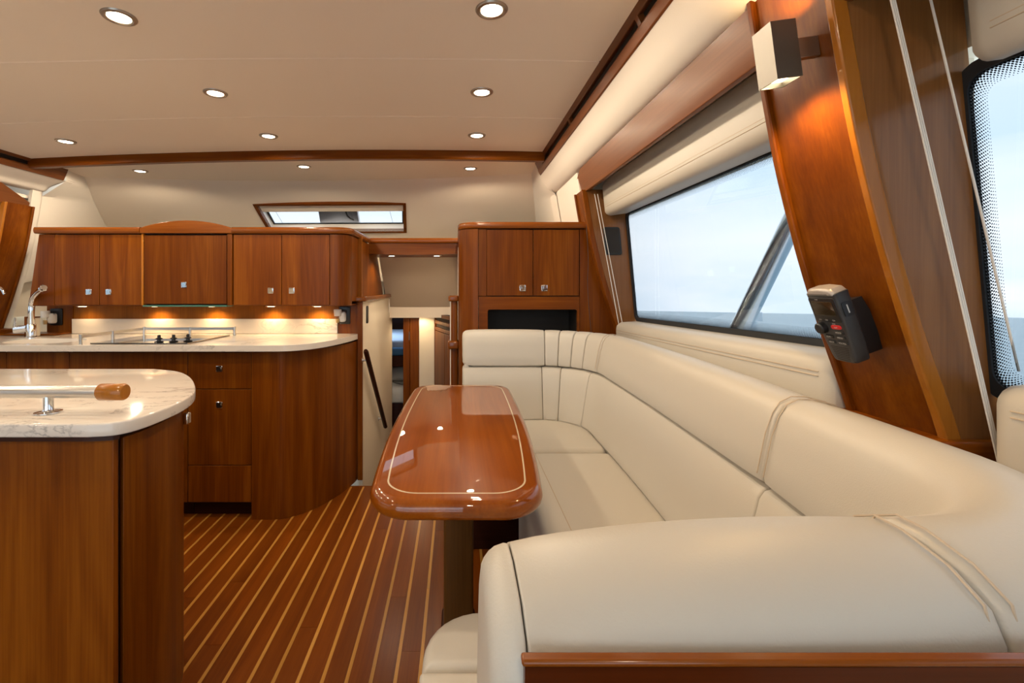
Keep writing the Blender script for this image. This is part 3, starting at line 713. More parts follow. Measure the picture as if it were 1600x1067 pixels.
c = thing('curved_cabinet', 'tall curved cherry end cabinet of the galley, reaching down to the floor', 'cabinet', (-.85, 2.7, 0))
cp = [(p.x, p.y) for p in smooth_path([(bx(393)+.002, BF-.004), (-.96, BF-.003), (-.89, BF+.012), (-.80, 2.50), (-.73, 2.60), (-.675, 2.72), (-.635, 2.85), (-.62, 2.93)], 4)]
part('curved_front', curve_strip(MB(), cp, .016, .001, BZ1), 'wood_z', c)
part('carcass', MB().prism([(bx(393)+.006, BF+.02)]+inset_poly(cp+[(bx(393), 2.93)], .02)[3:-2]+[(-.66, 2.93), (bx(393)+.006, 2.93)], .001, WZ-.033), 'groove', c)

# hob, its knobs and the fiddle rail
h = thing('hob', 'black glass hob with three black knobs set flush in the galley worktop', 'hob', (-1.64, 2.61, WZ))
hp = [(-1.885, 2.40), (-1.385, 2.40), (-1.365, 2.80), (-1.865, 2.80)]
part('glass_plate', MB().prism(hp, WZ+.0005, WZ+.006), 'glass_black', h, .0015)
part('edge_trim', MB().tube([(-1.383, 2.398, WZ+.004), (-1.363, 2.802, WZ+.004)], .0032, 8), 'bronze', h)
KN = mesh_from('knob', MB().lathe((0, 0, 0), [(.020, 0), (.022, .003), (.010, .006), (.009, .014), (.017, .017), (.017, .019), (.008, .023), (.008, .036), (.005, .038), (0, .038)], 16).add([], []), Vector((0, 0, 0)), M['black'])
for x, y in ((-1.553, 2.435), (-1.487, 2.452), (-1.425, 2.475)): shared('knob', KN, h, (x, y, WZ+.006))
f_ = thing('fiddle_rail', 'low brushed steel fiddle rail around the back of the hob', 'rail', (-1.65, 2.6, WZ))
fp = [(-1.925, 2.39), (-1.915, 2.60), (-1.895, 2.83), (-1.62, 2.835), (-1.352, 2.84)]
for x, y in fp: part('post', MB().prism([(x+.0085*math.cos(a*PI/6), y+.0085*math.sin(a*PI/6)) for a in range(12)], WZ, WZ+.052), 'steel', f_, .001)
for a, b in zip(fp, fp[1:]):
    t = (Vector(b)-Vector(a)).normalized()*.002; n = Vector((-t.y, t.x))
    part('bar', MB().prism([(a[0]-n.x, a[1]-n.y), (b[0]-n.x, b[1]-n.y), (b[0]+n.x, b[1]+n.y), (a[0]+n.x, a[1]+n.y)], WZ+.032, WZ+.048), 'steel', f_)

# taps
def PT(px, py, y): return Vector(((px-CX)/F*y, y, EYE-(py-CY)/F*y))
FY = 2.69; fx = PT(49, 527, FY).x
t = thing('mixer_tap', 'tall chrome mixer tap with angled spout and side lever at the galley sink', 'tap', (fx, FY, WZ))
part('base', MB().lathe((fx, FY, WZ), [(0, 0), (.029, 0), (.029, .006), (.024, .010), (.022, .075), (.019, .08), (0, .08)], 20), 'chrome', t)
pts = smooth_path([(fx, FY, WZ+.07), (fx, FY, WZ+.15), (fx+.004, FY, WZ+.195), (fx+.035, FY-.025, WZ+.232), (fx+.10, FY-.07, WZ+.262), (fx+.165, FY-.115, WZ+.282)], 6)
part('spout', MB().tube(pts, .0155, 16), 'chrome', t)
a = Vector(pts[-1]); dr_ = (a-Vector(pts[-2])).normalized()
hd = part('spray_head', MB().tube([a-dr_*.006, a+dr_*.006, a+dr_*.010, a+dr_*.03, a+dr_*.034], [.017, .0185, .017, .0185, .014], 16), 'chrome', t)
part('lever_hub', MB().tube([(fx-.02, FY, WZ+.055), (fx-.085, FY-.005, WZ+.047), (fx-.09, FY-.005, WZ+.047)], [.0205, .021, .015], 16), 'chrome', t)
part('lever', MB().tube([(fx-.088, FY-.01, WZ+.030), (fx-.086, FY-.012, WZ+.055), (fx-.078, FY-.015, WZ+.118)], [.008, .008, .006], 10), 'chrome', t)
t = thing('filter_tap', 'slim curved chrome filter tap at the left edge beside the mixer tap', 'tap', (-2.66, 2.62, WZ))
part('base', MB().lathe((-2.66, 2.62, WZ), [(0, 0), (.024, 0), (.024, .008), (.016, .014), (.014, .07), (0, .07)], 16), 'chrome', t)
part('spout', MB().tube(smooth_path([(-2.66, 2.62, WZ+.05), (-2.66, 2.62, WZ+.25), (-2.64, 2.62, WZ+.285), (-2.60, 2.62, WZ+.298), (-2.56, 2.62, WZ+.286), (-2.535, 2.62, WZ+.252)], 6), .007, 10), 'chrome', t)
part('lever', MB().tube([(-2.648, 2.61, WZ+.06), (-2.59, 2.60, WZ+.06), (-2.583, 2.60, WZ+.06)], [.012, .013, .008], 12), 'chrome', t)
kx = -2.512
t = thing('canister', 'cream canister with a brown left edge standing behind the mixer tap', 'canister', (kx, 2.775, WZ))
part('body', MB().box(kx-.020, kx+.026, 2.75, 2.79, WZ+.001, WZ+.110), 'cream', t, .004)
part('end_panel', MB().box(kx-.034, kx-.021, 2.748, 2.792, WZ+.001, WZ+.118), 'wood_z', t, .002)
part('lid', MB().box(kx-.019, kx+.027, 2.751, 2.789, WZ+.1105, WZ+.118), 'wood_x', t, .002)

# sockets with plug-in air fresheners
def socket(px, py, y, lab1, lab2, w=.075, h=.105):
    p = PT(px, py, y)
    s = thing('wall_socket', lab1, 'socket', (p.x, y, p.z-h/2))
    pl = MB().loft([[(p.x+a, y-d, p.z+b) for a, b in rrect(-w/2+i, -h/2+i, w/2-i, h/2-i, .008, 4)] for d, i in ((0, 0), (.006, 0), (.008, .002))])
    part('plate', pl, 'black', s)
    for dz in (-.022, .022): part('outlet', MB().loft([[(p.x+a, y-d, p.z+dz+b) for a, b in rrect(-.016, -.014, .016, .014, .006, 3)] for d in (.007, .010)]), 'void', s)
    x = p.x-.012
    f = thing('air_freshener', lab2, 'air freshener', (x, y-.04, p.z-.045), 'plug-in air fresheners')
    part('plug_body', MB().loft([[(x+a, y-d, p.z-.008+b) for a, b in rrect(-.018+i, -.032+i, .022-i, .032-i, .014, 4)] for d, i in ((.0105, 0), (.034, 0), (.042, .006))]), 'white_plastic', f)
    part('diffuser', MB().lathe((x-.022, y-.045, p.z-.002), [(0, 0), (.021, 0), (.024, .036), (.022, .041), (.016, .039), (0, .039)], 18), 'white_plastic', f)
    part('bottle', MB().lathe((x-.022, y-.045, p.z-.045), [(0, 0), (.012, 0), (.019, .042), (.017, .044), (0, .044)], 14), 'clear', f)
    part('oil', MB().lathe((x-.022, y-.045, p.z-.043), [(0, 0), (.009, 0), (.011, .025), (0, .025)], 12), 'amber', f)
socket(89, 495, WALL_Y-.0065, 'black wall socket at the left end of the galley', 'white plug-in air freshener in the left socket behind the taps')
socket(539, 492.5, WALL_Y-.0065, 'black wall socket at the right end of the galley by the companionway', 'white plug-in air freshener in the right socket by the companionway', .068, .11)

# ------------------------------------------------------------------ island in the left foreground
iw = [(-2.35, 1.008), (-.80, 1.010)]+[(p.x, p.y) for p in smooth_path([(-.80, 1.010), (-.748, 1.024), (-.722, 1.068), (-.714, 1.14), (-.716, 1.215), (-.735, 1.30), (-.778, 1.39), (-.872, 1.53), (-.975, 1.635), (-1.09, 1.686)], 5)][1:]+[(-2.35, 1.686)]
w = thing('island_worktop', 'veined cream quartz island worktop with rounded right end, left foreground', 'worktop', (-1.5, 1.35, WZ-.030))
mb = MB(); round_slab(mb, iw, WZ-.030, WZ, .005, 3, .004); part('slab', mb, 'quartz', w)
c = thing('island_cabinet', 'cherry galley island with curved end panel, left foreground', 'cabinet', (-1.5, 1.35, 0))
ib = inset_poly(iw, .045)
part('carcass', MB().prism(ib, .001, WZ-.031), 'groove', c)
ic = inset_poly(iw, .030)
cr = [p for p in ic if p[0] > -2.0]
# split the outline: aft panel, near-corner groove, curved end
i0 = next(i for i, p in enumerate(ic) if p[0] > -.757 and p[1] > 1.045)
endl = [p for p in ic[i0:-1]]
part('end_panel', curve_strip(MB(), endl, .014, .10, WZ-.045), 'wood_z', c, .001)
part('aft_panel', MB().box(-2.33, -.762, 1.036, 1.052, .001, WZ-.042), 'wood_z', c, .0015)
part('top_rail', MB().prism([(-2.34, 1.020)]+[p for p in inset_poly(iw, .012)[1:8]]+[(-.78, 1.06), (-2.34, 1.06)], WZ-.042, WZ-.031), 'wood_dark', c)
part('toe_board', curve_strip(MB(), inset_poly(iw, .05)[i0:-1], .012, .001, .098), 'wood_dark', c)
q = PT(301, 648, 1.36)
part('latch', MB().box(-.772, -.758, 1.315, 1.335, q.z-.017, q.z+.017), 'chrome', c, .004)
r = thing('island_rail', 'brushed steel grab rail with varnished wooden end cap on the island worktop', 'rail', (-1.5, 1.1, WZ))
part('bar', MB().tube([(-2.25, 1.10, .959), (-.838, 1.10, .959)], .0145, 20), 'steel', r)
part('end_cap', MB().tube([(-.842, 1.10, .959), (-.838, 1.10, .959), (-.784, 1.10, .959), (-.780, 1.10, .959)], [.0165, .0195, .0195, .017], 20), 'wood_bead', r)
for x in (-.962, -1.55, -2.12):
    part('post', MB().lathe((x, 1.10, WZ), [(0, .001), (.027, .001), (.027, .003), (.012, .006), (.0105, .010), (.0105, .042), (0, .042)], 18), 'chrome', r)

# ------------------------------------------------------------------ companionway
st = structure('trim_15', (-.3, 3.3, 1.4))
hd_ = []
for i in range(13):
    u = i/12; x = lerp(-.622, .022, u); zb = 1.436-.008*math.sin(PI*u)
    hd_.append([(x, 3.29, zb), (x, 3.33, zb), (x, 3.33, UT+.01), (x, 3.29, UT+.01)])
part('header_board', MB().loft(hd_), 'wood_x', st)
part('header_moulding', sweep(MB(), [(-.615, 3.292), (.012, 3.292)], mould_sec(UT+.006, 1.546)), 'wood_trim', st)
part('header_soffit', MB().box(-.622, .022, 3.31, 3.665, 1.433, 1.438), 'wood_x', st)
cw = structure('trim_16', (-.3, 3.7, 1.0))
part('sloping_panel', MB().slab(lambda u, v: (lerp(-.61, .02, u), lerp(3.655, 4.10, v), lerp(1.434, 1.025, v)), 4, 6, (0, .01, .02)), 'beige', cw)
part('folded_lip', MB().slab(lambda u, v: (lerp(-.61, .02, u), 4.105, lerp(1.03, .930, v)), 4, 2, (0, .02, 0)), 'vinyl', cw)
part('side_gusset', MB().prism([(-.012, 3.5), (.02, 3.5), (.02, 4.1), (-.06, 4.1)], .94, 1.03), 'vinyl', cw)
ws_ = structure('trim_17', (-.6, 3.4, 0))
part('side_wall', MB().box(-.615, -.590, WALL_Y-.02, 4.25, -.75, 1.112), 'cream', ws_)
part('corner_post', MB().box(-.618, -.588, WALL_Y-.035, WALL_Y-.02, .001, 1.112), 'wood_z', ws_)
capp = [(-.735, 2.90), (-.60, 2.885), (-.567, 2.90), (-.562, 2.94), (-.562, 4.04), (-.618, 4.04), (-.618, 2.945), (-.735, 2.945)]
mb = MB(); round_slab(mb, capp, 1.112, 1.142, .008, 3, .008); part('wall_cap', mb, 'wood_trim', ws_)
part('edge_piping', MB().tube([(-.586, 4.02, 1.11), (-.582, 4.03, .98)], .006, 8), 'vinyl_cream', ws_)
wr = structure('trim_18', (.02, 3.3, 0))
part('side_wall', MB().box(.006, .03, 2.66, 3.80, -.75, 1.43), 'cream', wr)
part('upper_lining', MB().box(.012, .03, 3.3, 4.1, 1.0, 1.44), 'beige', wr)
ps = thing('companionway_post', 'narrow cherry post with two rounded caps at the right of the companionway', 'post', (0, 2.60, 0))
part('lower_post', MB().prism(rrect(-.033, 2.585, .006, 2.645, .010, 4), -.05, .862), 'wood_z', ps)
part('upper_post', MB().prism(rrect(-.033, 2.585, .004, 2.645, .010, 4), .905, 1.125), 'wood_z', ps)
mb = MB(); round_slab(mb, rrect(-.050, 2.562, .010, 2.655, .012, 4), .860, .907, .012, 4, .012); part('cap', mb, 'wood_trim', ps)
mb = MB(); round_slab(mb, rrect(-.048, 2.562, .010, 2.655, .012, 4), 1.124, 1.156, .008, 3, .008); part('cap', mb, 'wood_trim', ps)
part('pale_edge', MB().box(-.039, -.034, 2.60, 2.64, -.05, 1.12), 'cream', ps)
part('lobby_ceiling', MB().box(-.645, .03, 4.13, 4.40, .955, .97), 'cream', cw)
lt = thing('lobby_light', 'small ceiling light hidden behind the folded lip at the foot of the companionway', 'light', (-.33, 4.22, .94))
part('bezel', MB().lathe((-.33, 4.22, .945), [(0, 0), (.034, 0), (.038, .004), (.038, .010), (0, .010)], 18), 'bronze', lt)
part('lens', MB().lathe((-.33, 4.22, .943), [(0, 0), (.026, 0), (.028, .002), (0, .002)], 16), 'lens_dim', lt)
spot('lobby_lamp', (-.33, 4.22, .935), lt, 3.5, 170, .4, .03, col=(1, .74, .42))
# handrail and light switch on the pale side wall
hr = thing('handrail', 'dark wooden handrail sloping down the pale companionway wall', 'handrail', (-.55, 3.1, .2))
a, b = Vector((-.553, 2.83, .818)), Vector((-.553, 3.62, .115))
part('bar', MB().tube([a, a+(b-a)*.015, b-(b-a)*.01, b], [.011, .0155, .0155, .01], 14), 'wood_dark', hr)
for k in (.10, .86):
    p = a+(b-a)*k; part('bracket', MB().tube([(-.589, p.y, p.z), (-.585, p.y, p.z), (-.584, p.y, p.z), (-.556, p.y, p.z)], [.017, .017, .006, .006], 12), 'steel', hr)
solo('light_switch', MB().loft([[(-.590+d, y, z) for y, z in rrect(3.035+i, .965+i, 3.075-i, 1.08-i, .012, 4)] for d, i in ((.0, 0), (.007, 0), (.009, .002))]), 'black', 'slim black switch plate on the pale companionway wall below the wooden cap', 'switch')
solo('light_switch', MB().loft([[(.004-d, y, z) for y, z in rrect(2.655+i, .92+i, 2.685-i, 1.10-i, .008, 4)] for d, i in ((.0, 0), (.006, 0))]), 'black', 'narrow black panel behind the companionway post', 'switch')
# steps and lower landing
sp = structure('floor_lower', (-.3, 3.5, -.62)); sp['kind'] = 'structure'
part('landing', MB().box(-.60, .01, 3.32, 6.2, -.66, -.62), 'wood_x', sp)
part('hull_bottom', MB().box(-3.0, 1.0, 2.70, 6.45, -.82, -.77), 'wood_dark', sp)
part('riser', MB().box(-.66, .06, 2.79, 2.828, -.77, -.061), 'wood_x', sp)
part('hull_side', MB().box(-.66, -.62, 2.70, 2.93, -.77, -.061), 'wood_dark', sp)
part('hull_side', MB().box(.031, .06, 2.70, 4.3, -.77, -.061), 'wood_dark', sp)
for y0, y1, z in ((2.83, 3.08, -.21), (3.08, 3.33, -.42)):
    part('tread', MB().box(-.589, .005, y0, y1, z-.03, z), 'wood_x', sp, .004)
    part('riser', MB().box(-.589, .005, y1-.02, y1, z-.21, z-.03), 'cream', sp)
# lower lobby: door frame, pale panel, locker, bunks beyond
lb = structure('door_2', (-.5, 4.4, -.62))
def lx(px, y): return (px-CX)/F*y
part('frame', MB().box(lx(630, 4.4), lx(640, 4.4), 4.40, 4.50, -.62, .96), 'wood_z', lb, .003)
part('leaf', MB().box(lx(640, 4.4)+.002, lx(655.5, 4.4), 4.41, 4.44, -.62, .96), 'wood_z', lb, .003)
part('hinge', MB().tube([(lx(639.6, 4.4), 4.398, .70), (lx(639.6, 4.4), 4.398, .78)], .004, 8), 'steel', lb)
pp = structure('trim_19', (-.28, 4.33, -.62))
part('pale_panel', MB().box(lx(655, 4.33), lx(678.5, 4.33), 4.33, 4.38, -.62, .96), 'cream', pp)
lk = thing('hanging_locker', 'dark cherry locker with two louvre slots, deep in the companionway', 'locker', (-.1, 4.1, -.62))
A = Vector((-.217, 4.36)); B = Vector((.012, 3.62)); dv = (B-A).normalized(); nv = Vector((-dv.y, dv.x))
def lkp(t0, t1, o0, o1, z0, z1):
    q = [A+(B-A)*t0+nv*o0, A+(B-A)*t1+nv*o0, A+(B-A)*t1+nv*o1, A+(B-A)*t0+nv*o1]; return MB().prism([(p.x, p.y) for p in q], z0, z1)
part('carcass', lkp(0, 1, .012, .06, -.62, .955), 'groove', lk)
part('door', lkp(.0, .48, 0, .014, -.62, .80), 'wood_z', lk, .002); part('door', lkp(.487, 1, 0, .014, -.62, .80), 'wood_z', lk, .002)
for z0, z1 in ((.806, .836), (.866, .896), (.926, .955)): part('louvre_rail', lkp(0, 1, 0, .014, z0, z1), 'wood_x', lk, .002)
part('louvre_stile', lkp(0, .07, 0, .014, .8, .955), 'wood_z', lk)
fc = structure('forward_cabin', (-.9, 5.3, -.62))
fc.name = 'trim_20'
part('shell_floor', MB().box(-2.2, .3, 4.5, 6.4, -.68, -.621), 'wood_dark', fc)
part('shell_side', MB().box(-2.2, -2.15, 4.5, 6.4, -.62, 1.3), 'wood_dark', fc)
part('shell_side', MB().box(.25, .3, 3.82, 6.4, -.62, 1.3), 'wood_dark', fc)
part('shell_end', MB().box(-2.2, .3, 6.35, 6.4, -.62, 1.3), 'wood_dark', fc)
part('shell_roof', MB().box(-2.2, .3, 4.12, 6.4, 1.25, 1.3), 'cream', fc)
part('shell_front', MB().box(-2.2, -.645, 4.34, 4.40, -.75, .99), 'wood_dark', fc)
al = bpy.data.lights.new('cabin_hatch_light', 'AREA'); al.energy = 7; al.color = (.72, .86, 1); al.size = .5
ao = bpy.data.objects.new('cabin_hatch_light', al); COL.objects.link(ao); ao.location = (-.9, 5.0, 1.22)
t = thing('bunk', 'upper bunk with blue bedding in the forward cabin', 'bunk', (-.9, 5.2, .50))
mb = MB(); round_slab(mb, rrect(-1.7, 4.60, -.42, 5.9, .05), .52, .60, .03, 4, .02); part('mattress', mb, 'blue_cloth', t)
mb = MB(); round_slab(mb, rrect(-1.69, 4.66, -.43, 5.89, .05), .60, .665, .03, 4); part('sheet', mb, 'pale_cloth', t)
part('board', MB().box(-1.7, -.42, 4.58, 5.9, .42, .519), 'wood_dark', t)
t = thing('bunk', 'lower bunk with white quilt in the forward cabin', 'bunk', (-.9, 5.2, -.2))
mb = MB(); round_slab(mb, rrect(-1.7, 4.56, -.42, 5.9, .05), .06, .22, .07, 4, .03); part('quilt', mb, 'white_cloth', t)
part('board', MB().box(-1.7, -.42, 4.58, 5.9, -.6, .059), 'wood_dark', t)
mb = MB(); mb.tube([(-1.5, 4.85, .29), (-1.1, 4.84, .30), (-.46, 4.86, .30), (-.43, 4.86, .30)], [.06, .075, .075, .05], 14); part('rolled_blanket', mb, 'white_cloth', t)

# ------------------------------------------------------------------ tall cabinet right of the companionway
TF, TT = 2.465, 1.508
def tx(px): return (px-CX)/F*TF
def tz(py): return EYE-(py-CY)/F*TF
c = thing('tall_cabinet', 'cherry cabinet with rounded corner, two doors and an open niche behind the sofa', 'cabinet', (.35, 2.65, 0))
zn0, zn1 = .935, tz(483.5); zd = tz(462.5)
nx0, nx1 = tx(762), tx(902)
X1 = .885
col = [(p.x, p.y) for p in [Vector(q) for q in [(.024, 2.66), (.024, 2.56)]+arc(.112, 2.553, .088, .088, 180, 270, 10)[1:]]]
part('rounded_corner', curve_strip(MB(), col, -.016, .001, TT), 'wood_z', c)
part('stile', MB().box(.113, tx(760), TF, TF+.018, zd, TT), 'wood_z', c, .001)
d = front('door', tx(760), tx(833), zd, TT, TF, c); latch(d, tx(816.5), TF, tz(450))
d = front('door', tx(833), tx(905.5), zd, TT, TF, c); latch(d, tx(850.5), TF, tz(450))
part('end_stile', MB().box(tx(905.5)+.002, X1, TF+.002, TF+.018, .001, TT), 'wood_z', c)
fr = [(.114, .001), (tx(905.5), .001), (tx(905.5), zd-.003), (.114, zd-.003)]
hole = rrect(nx0, zn0, nx1, zn1, .012, 4)
mb = MB(); mb.prism(fr, 0, .018, hole=hole); mb.xf(Matrix(((1, 0, 0, 0), (0, 0, 1, TF), (0, 1, 0, 0), (0, 0, 0, 1)))); part('niche_front', mb, 'wood_x', c)
part('carcass', MB().box(.05, X1, TF+.019, 2.68, zd-.02, TT+.03), 'groove', c)
for b_ in ((nx0-.01, nx1+.01, 2.66, 2.675, zn0-.01, zn1+.01), (nx0-.012, nx0-.002, TF+.018, 2.67, zn0-.01, zn1+.01), (nx1+.002, nx1+.012, TF+.018, 2.67, zn0-.01, zn1+.01), (nx0, nx1, TF+.018, 2.67, zn1+.002, zn1+.01), (nx0, nx1, TF+.018, 2.67, zn0-.012, zn0-.002)):
    part('niche_lining', MB().box(*b_), 'void', c)
part('top_panel', MB().box(.03, X1, TF+.03, 3.29, 1.50, 1.51), 'wood_x', c)
part('side_panel', MB().box(.024, .040, 2.655, 3.285, 1.14, TT), 'wood_z', c)
part('top_moulding', sweep(MB(), [(.024, 3.27), (.024, 2.555)]+arc(.112, 2.555, .088, .088, 180, 270, 10)[1:]+[(.70, 2.467)], mould_sec(TT+.004, 1.546)), 'wood_trim', c)
cb = [PT(914, 320, 2.44), PT(919, 400, 2.44), PT(918, 440, 2.45), PT(920, 480, 2.45), PT(924, 522, 2.45)]
solo('cable', MB().tube(smooth_path(cb, 5), .0013, 5), 'grey_plastic', 'thin grey cable hanging down at the right end of the niche cabinet', 'cable')

# ------------------------------------------------------------------ sofa: a U of cream leather
so = thing('sofa', 'large U-shaped cream leather sofa around the table, right foreground', 'sofa', (.4, 1.4, 0))
path = [(.026, 2.362), (.15, 2.362), (.28, 2.362), (.40, 2.362)]+arc(.40, 2.03, .312, .332, 90, 0, 24)[1:]+[(p.x, p.y) for p in smooth_path([(.712, 2.03), (.706, 1.5), (.680, .95), (.655, .67)], 12)][1:]
path += arc(.455, .67, .20, .235, 0, -90, 20)[1:]+[(lerp(.455, .022, i/10), lerp(.435, .420, i/10)) for i in range(1, 11)]
PV = [Vector(p) for p in path]; SL = [0]
for a, b in zip(PV, PV[1:]): SL.append(SL[-1]+(b-a).length)
def frame(s):
    s = max(0, min(SL[-1], s))
    for i in range(len(SL)-1):
        if s <= SL[i+1]+1e-9:
            t = (s-SL[i])/(SL[i+1]-SL[i]); p = PV[i]+(PV[i+1]-PV[i])*t
            tg = lambda j: (PV[min(j+1, len(PV)-1)]-PV[max(j-1, 0)]).normalized()
            d = (tg(i)*(1-t)+tg(i+1)*t).normalized(); return p, Vector((d.y, -d.x))
def s_at(x, y): return SL[min(range(len(PV)), key=lambda i: (PV[i]-Vector((x, y))).length)]
def s_px(px):
    for i in range(len(PV)):
        if PV[i].y > 1.9 and CX+F*PV[i].x/PV[i].y >= px: return SL[i]
HEAD = [(-.087, .905), (-.086, .938), (-.076, .960), (-.05, .976), (-.012, .985), (.015, .985), (.036, .974), (.050, .952), (.060, .915), (.069, .87), (.076, .835), (.074, .822), (.062, .816), (.02, .813), (-.05, .82), (-.085, .85)]
BACK = [(-.05, .60), (-.03, .808), (.060, .811), (.074, .806), (.084, .79), (.096, .74), (.110, .67), (.122, .61), (.130, .575), (.120, .555), (.04, .55)]
def drop(s):
    t = max(0, 1-(SL[-1]-s)/.30); return .020*t*t
def cushion(name, sec, s0, s1, r0=.010, r1=.010, puff=.004, step=.025):
    sec = [Vector(p) for p in sec]
    if sum((a.x*b.y-b.x*a.y) for a, b in zip(sec, sec[1:]+sec[:1])) < 0: sec = sec[::-1]
    ss = []
    for k in (0, .08, .2, .4, .65, 1): ss.append((s0+r0*k, r0*(1-math.sqrt(max(0, 1-(1-k)**2)))))
    m = max(2, int((s1-s0)/step))
    for k in range(1, m): 
        s = s0+r0+(s1-s0-r0-r1)*k/m; ss.append((s, -puff*math.sin(PI*(s-s0)/(s1-s0))**.5))
    for k in (1, .65, .4, .2, .08, 0): ss.append((s1-r1*k, r1*(1-math.sqrt(max(0, 1-(1-k)**2)))))
    rings = []
    for s, ins in ss:
        p, n = frame(s); rings.append([(p.x+n.x*d, p.y+n.y*d, z-drop(s)) for d, z in inset_poly([(q.x, q.y) for q in sec], ins)])
    return part(name, MB().loft(rings), 'leather', so)
G_ = .0008
brk = [0, s_px(847), s_px(872), s_px(900), s_px(925), s_px(953), s_at(.678, .91), s_at(.43, .436), SL[-1]]
for i in range(len(brk)-1):
    r0 = .028 if i == 0 else .007; r1 = .007
    big = (brk[i+1]-brk[i]) > .25
    cushion('headrest', HEAD, brk[i]+G_, brk[i+1]-G_-(.027 if i == len(brk)-2 else 0), r0, .002 if i == len(brk)-2 else r1, .004 if big else .001)
brk2 = [0, s_px(838), s_px(880), s_px(940), s_at(.678, .91), s_at(.50, .47), SL[-1]]
for i in range(len(brk2)-1):
    cushion('backrest', BACK, brk2[i]+G_, brk2[i+1]-G_-(.027 if i == len(brk2)-2 else 0), .02 if i == 0 else .006, .002 if i == len(brk2)-2 else .006, .003)
# top-stitching beside the main seams
def seam(s, sec_pts, name='stitching'):
    pts = []
    for d, z in sec_pts:
        p, n = frame(s); pts.append((p.x+n.x*d, p.y+n.y*d, z))
    part(name, MB().tube(pts, .0011, 5), 'stitch', so)
for b_ in (brk[5], brk[6], brk[7]):
    for ds in (-.011, .011): seam(b_+ds, [(d*1.0, z+.0035) if z > .95 else (d+.004, z) for d, z in HEAD[1:11]])
# end cap of the aft arm, coming down in front of the timber panel
ARM = [(-.085, .33), (-.087, .905)]+HEAD[1:11]+[(.086, .79), (.096, .74), (.110, .67), (.122, .61), (.126, .575), (.120, .33)]
cushion('arm_end', ARM, SL[-1]-.0265, SL[-1], .002, .024, 0)
mb = MB(); round_slab(mb, rrect(.036, 2.29, .06, 2.41, .010, 5), .30, .84, .012, 4); part('arm_end', mb, 'leather', so)
# seat cushions
SZ = .567
def seat(x0, y0, x1, y1, rad, z0=.33, z1=None, r=.03, name='seat_cushion', n=6):
    z1 = z1 or SZ; rings = []; prof = [(.008, z0), (0, z0+.008)]+[(r*(1-math.cos(PI/2*i/n)), z1-r+r*math.sin(PI/2*i/n)) for i in range(n+1)]+[(r+.03, z1+.0015)]
    for d, z in prof: rings.append([(x, y, z) for x, y in rrect(x0+d, y0+d, x1-d, y1-d, [min(max(q-d, .004), .8*(y1-y0-2*d)) for q in rad], 8)])
    return part(name, MB().loft(rings), 'leather', so)
seat(-.045, 1.835, .60, 2.31, (.06, .03, .25, .03), .33, r=.03)
seat(.236, .935, .62, 1.832, (.05, .05, .05, .05), .19, r=.05)
seat(-.060, .782, .60, .932, (.006, .03, .03, .11), .33, r=.022)
seat(-.062, .46, .60, .780, (.03, .05, .03, .006), .33, r=.010)
mb = MB(); round_slab(mb, rrect(-.040, .47, .58, .92, (.03, .05, .02, .10), 8), .12, .328, .01, 3); part('seat_skirt', mb, 'leather', so)
part('stitching', MB().tube([(.300, lerp(.99, 1.79, i/10), SZ+.0008) for i in range(11)], .0013, 5), 'stitch', so)
# plinths
part('plinth', MB().box(.02, .70, 2.145, 2.42, .001, .329), 'wood_dark', so)
part('plinth', MB().box(.02, .56, 1.88, 2.145, .30, .329), 'wood_dark', so)
part('plinth', MB().box(.33, .70, .55, 2.145, .001, .199), 'wood_dark', so)
part('plinth', MB().box(.02, .70, .40, .70, .001, .119), 'wood_dark', so)
part('back_board', MB().box(.70, .74, .43, 2.44, .15, .86), 'wood_y', so)
part('back_board', MB().box(.03, .72, 2.42, 2.44, .15, .88), 'wood_x', so)
part('rear_panel', MB().box(.047, .86, .3235, .331, .001, .944), 'wood_rear', so)
mb = MB(); mb.box(.045, .865, .3225, .332, .944, .949); part('capping_rail', mb, 'wood_trim', so, .002)  # paler wood than the panel stands for the lit top edge
for o_ in [o for o in so.children if o.name.startswith(('capping',))]: o_['label'] = 'paler varnished capping rail'

# ------------------------------------------------------------------ table
TZ = .78
def half(y): return .212-.030*((y-1.56)/.60)**2 if y < 1.56 else .212-.012*((y-1.56)/.5)**2
def t_out(ins, n=40):
    y0, y1 = .928+ins, 2.045-ins; R = .085 if ins == 0 else .085-ins*.5
    L_ = []
    for i in range(n+1):
        y = lerp(y0, y1, i/n); e_ = min(y-y0, y1-y); h_ = half(y)-ins
        if e_ < R: h_ -= R*(1-math.sqrt(max(0, 1-(1-e_/R)**2)))
        L_.append((h_, y))
    # resample densely at the rounded ends
    ts = sorted(set([round(.5-.5*math.cos(PI*i/64), 5) for i in range(65)])); L_ = []
    for t in ts:
        y = lerp(y0, y1, t); e_ = min(y-y0, y1-y); h_ = half(y)-ins
        if e_ < R: h_ -= R*(1-math.sqrt(max(0, 1-(1-e_/R)**2)))
        L_.append((h_, y))
    cx = lambda y: lerp(-.003, .022, (y-.93)/1.1)
    return [(cx(y)+h_, y) for h_, y in L_]+[(cx(y)-h_, y) for h_, y in reversed(L_)]
t = thing('dining_table', 'glossy varnished wooden pedestal table with a pale inlaid line beside the sofa', 'table', (.01, 1.5, 0))
mb = MB(); round_slab(mb, t_out(0), TZ-.046, TZ, .021, 6, .023); part('tabletop', mb, 'wood_table', t)
